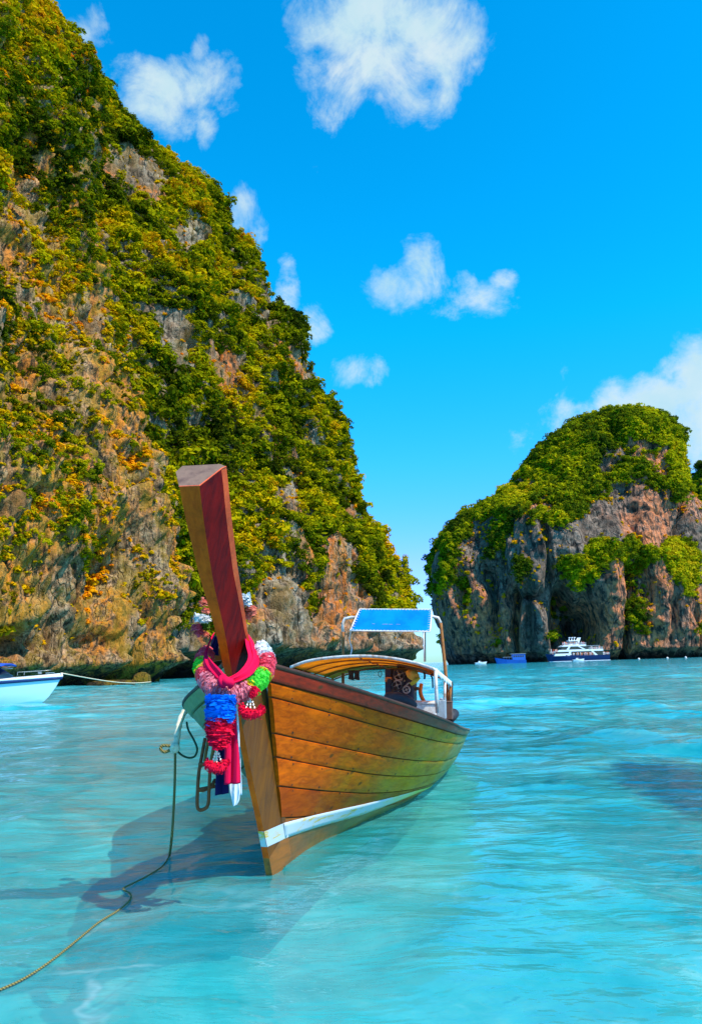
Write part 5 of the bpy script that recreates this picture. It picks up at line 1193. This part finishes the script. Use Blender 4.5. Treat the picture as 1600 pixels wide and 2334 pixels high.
def passengers(parent_name, label, spots, M4, seed):
    g = np.random.default_rng(seed); mb = [MB() for _ in range(4)]
    for (x, y, z) in spots:
        h = g.uniform(1.3, 1.7); b = mb[g.integers(0, 4)]
        b.lathe([(.10, 0), (.16, h*.3), (.2, h*.55), (.24, h*.72), (.1, h*.84), (.05, h*.86), (.11, h*.9), (.1, h*.97), (0, h)], (x, y, z), 7)
    return mb
def ferry():
    wl = at(1250, 1504, 400); root = empty('ferry', (wl[0], 400, 0), (0, 0, rad(2))); tag(root, 'large white three deck ferry with navy hull in front of the domed island', 'ferry')
    k = 400/1733.                                    # metres per photo pixel there
    X = lambda px: (px-1250)*k
    Lh = X(1386)
    # hull with raised bow at the left
    G = []
    for i in range(26):
        u = i/25; hb = 3.6*min(1, (u/.28)**.6 if u < .28 else 1)
        x = Lh*u; top = 2.9+1.3*(1-u)**3
        xo = -1.6*(1-u)**6
        G.append([(x+xo, -hb, top), (x+xo*.5, -hb*.9, top*.5), (x, -hb*.7, -.5), (x, hb*.7, -.5), (x+xo*.5, hb*.9, top*.5), (x+xo, hb, top)])
    MB().grid(np.array(G)).add([G[-1][q] for q in range(6)], [(0, 1, 2, 3, 4, 5)]).build('hull', M['navystripe'], root, smooth=False)
    MB().grid(np.array([[G[i][0], G[i][5]] for i in range(26)]), flip=True).build('main_deck', M['gel'], root)
    MB().grid(np.array([[np.array(G[i][2])+np.array([0, -1.0, .55]), np.array(G[i][2])+np.array([0, -1.0, .8])] for i in range(26)])).build('waterline_stripe', M['gel'], root)
    def slab(nm, x0, x1, z0, z1, hw, m='gel', rake=0., rr=0.):
        v = [(x0, -hw, z0), (x1, -hw, z0), (x1, hw, z0), (x0, hw, z0), (x0+rake, -hw, z1), (x1-rr, -hw, z1), (x1-rr, hw, z1), (x0+rake, hw, z1)]
        return MB().add(v, [(3, 2, 1, 0), (4, 5, 6, 7), (0, 1, 5, 4), (1, 2, 6, 5), (2, 3, 7, 6), (3, 0, 4, 7)]).build(nm, M[m], root, bevel=.08)
    slab('lower_saloon', X(1264), X(1371), 2.9, 5.0, 3.2, 'glassdark', 1.0)
    slab('bulwark', X(1259), X(1298), 2.9, 4.1, 3.45, 'gel', .8)
    slab('deck_slab', X(1266), X(1372), 5.0, 6.0, 3.5, 'gel', 1.2)
    slab('upper_saloon', X(1275), X(1340), 6.0, 7.6, 2.9, 'glassdark', 1.2)
    slab('deck_slab', X(1277), X(1334), 7.6, 8.5, 3.2, 'gel', 1.6)
    slab('awning_roof', X(1334), X(1366), 7.7, 7.9, 3.2, 'grey')
    slab('wheelhouse', X(1297), X(1316), 9.0, 10.3, 2.2, 'glassdark', .5)
    slab('wheelhouse_roof', X(1296), X(1319), 10.3, 10.8, 2.4, 'gel', .3)
    slab('wheelhouse_base', X(1296), X(1318), 8.5, 9.0, 2.3, 'gel')
    for x0, z0, x1, z1 in ((1288, 2.9, 1297, 6.), (1352, 2.9, 1340, 6.), (1287, 6., 1294, 7.7), (1326, 6., 1314, 7.7), (1313, 8.5, 1322, 12.2)):
        w = .9; yy = -3.56 if z1 < 8 else -1.6
        for sg in (1, -1):
            a_, b_ = X(x0), X(x1); v = [(a_, sg*yy, z0), (a_+w*1.6, sg*yy, z0), (b_+w, sg*yy, z1), (b_, sg*yy, z1)]
            v2 = [(x, y-sg*math.copysign(.25, yy), z) for x, y, z in v]
            MB().add(v+v2, [(0, 1, 2, 3), (7, 6, 5, 4), (0, 4, 5, 1), (1, 5, 6, 2), (2, 6, 7, 3), (3, 7, 4, 0)]).build('raked_pillar', M['gel'], root)
    for x in (1300, 1306, 1312): MB().tube([(X(x), 0, 10.8), (X(x)+.4, 0, 12.4)], [.3, .15], 6).box((X(x)+.4, 0, 12.3), (.9, .9, .35)).build('mast', M['gel'], root)
    for z_, x0, x1 in ((6., 1340, 1372), (8.5, 1280, 1334), (2.95, 1371, 1386), (4.2, 1250, 1262)):
        mb = MB()
        for hgt in (.5, 1.): mb.tube([(X(x0), -3.2, z_+hgt), (X(x1), -3.2, z_+hgt)], .05, 4)
        for q_ in range(int((x1-x0)/3)+1): mb.tube([(X(x0+3*q_), -3.2, z_), (X(x0+3*q_), -3.2, z_+1.)], .05, 4)
        mb.build('railing', M['gel'], root)
    g = np.random.default_rng(2)
    spots = [(g.uniform(X(1342), X(1368)), -2.9+g.uniform(0, 2), 6.) for _ in range(30)]+[(g.uniform(X(1283), X(1332)), -2.8+g.uniform(0, 2), 8.5) for _ in range(26)]+[(g.uniform(X(1300), X(1350)), -3.42, 2.95) for _ in range(28)]+[(g.uniform(X(1372), X(1385)), -2.9, 2.95) for _ in range(6)]+[(g.uniform(X(1252), X(1275)), -2.2, 4.+1.*(g.random() > .5)) for _ in range(14)]
    mbs = [MB() for _ in range(4)]
    for s_ in spots:
        h = g.uniform(1.35, 1.75); mbs[g.integers(0, 4)].lathe([(.12, 0), (.16, h*.3), (.2, h*.5), (.26, h*.74), (.1, h*.84), (.06, h*.86), (.13, h*.9), (.12, h*.97), (.01, h)], s_, 7)
    M['skin'] = mat('skin_and_vests', col=(.55, .22, .12), rough=.7); M['shirt'] = mat('pale_shirts', col=(.75, .68, .64), rough=.7); M['red'] = mat('red_vests', col=(.55, .07, .05), rough=.7)
    for mb, mk in zip(mbs, ('skin', 'shirt', 'red', 'orange')):
        o = mb.build('passengers', M[mk], None, smooth=True); o.matrix_world = Matrix.Translation(root.location)@Matrix.Rotation(rad(2), 4, 'Z'); tag(o, 'crowd of tourists standing on the decks of the white ferry', 'crowd', None, 'stuff')
ferry()
def blue_boat():
    D = 395; k = D/1733.; wl = at(1132, 1508, D); root = empty('tour_boat', (wl[0], D, 0), (0, 0, rad(-2))); tag(root, 'blue wooden tour boat with square cabin left of the white ferry', 'boat')
    X = lambda px: (px-1132)*k; Lh = X(1197)
    G = []
    for i in range(16):
        u = i/15; hb = 2.1*min(1, (u/.35)**.6 if u < .35 else 1); top = 1.5+1.6*(1-u)**2.5; xo = -1.*(1-u)**4
        G.append([(Lh*u+xo, -hb, top), (Lh*u, -hb*.75, -.4), (Lh*u, hb*.75, -.4), (Lh*u+xo, hb, top)])
    MB().grid(np.array(G)).add(G[-1], [(0, 1, 2, 3)]).build('hull', M['boatblue'], root)
    MB().grid(np.array([[G[i][0], G[i][3]] for i in range(16)]), flip=True).build('deck', M['brown'], root)
    MB().box((X(1181), 0, 3.0), (X(1195)-X(1166), 3.6, 3.1)).build('cabin', M['boatblue'], root, bevel=.06)
    MB().box((X(1180), 0, 4.72), (X(1197)-X(1163), 4.1, .22)).build('roof', M['grey'], root)
    for x in (1169, 1174, 1179, 1184, 1189): MB().box((X(x)+.3, -1.83, 3.5), (.75, .08, .8)).build('window', M['glassdark'], root)
    MB().box((X(1156), 0, 3.2), (X(1166)-X(1146), 3.4, .15)).build('awning_roof', M['grey'], root)
    for x in (1147, 1153, 1159): MB().tube([(X(x), -1.6, 1.4), (X(x), -1.6, 3.2)], .08, 5).build('post', M['boatblue'], root)
blue_boat()
def small_boat(x, y, D, L, label, ang=0):
    p = at(x, y, D); root = empty('motorboat', (p[0], D, 0), (0, 0, rad(ang))); tag(root, label, 'boat')
    W_ = loft(L, 2.2, .9, 1.3, 14, 7); MB().grid(W_).build('hull', M['gel'], root, smooth=True)
    MB().grid(np.array([[W_[i, 0]+np.array([0, 0, -.05]), W_[i, -1]+np.array([0, 0, -.05])] for i in range(14)]), flip=True).build('deck', M['gel'], root)
    MB().box((L*.45, 0, 1.25), (L*.3, 1.6, .8), taper=.7).build('cabin', M['gel'], root, bevel=.08)
    MB().box((L*.52, 0, 1.4), (L*.2, 1.5, .3)).build('windscreen', M['glassdark'], root, bevel=.03)
    MB().tube([(-.1, 0, .6), (-.5, 0, .7), (-.5, 0, -.1)], [.25, .22, .1], 7).build('outboard_motor', M['black'], root)
    return root
small_boat(1082, 1507, 400, 5.6, 'small white motorboat furthest left under the island cliff')
small_boat(1305, 1508, 380, 5.2, 'small white motorboat just in front of the ferry')
for k, (x, y) in enumerate(((1455, 1500), (1520, 1499), (1562, 1497))):
    p = ground(x, 1508-(x-1030)*.012)
    D_ = 380; p = at(x, 1500, D_)
    tag(MB().lathe([(0.01, -.3), (.45, -.2), (.6, .1), (.5, .5), (.2, .75), (.01, .8)], (p[0], D_, 0), 10).build('buoy', M['shirt'], None, smooth=True), 'pale mooring buoy floating under the cliff to the right of the ferry', 'buoy', 'mooring buoys right of the ferry')
print('objects', len(bpy.data.objects))
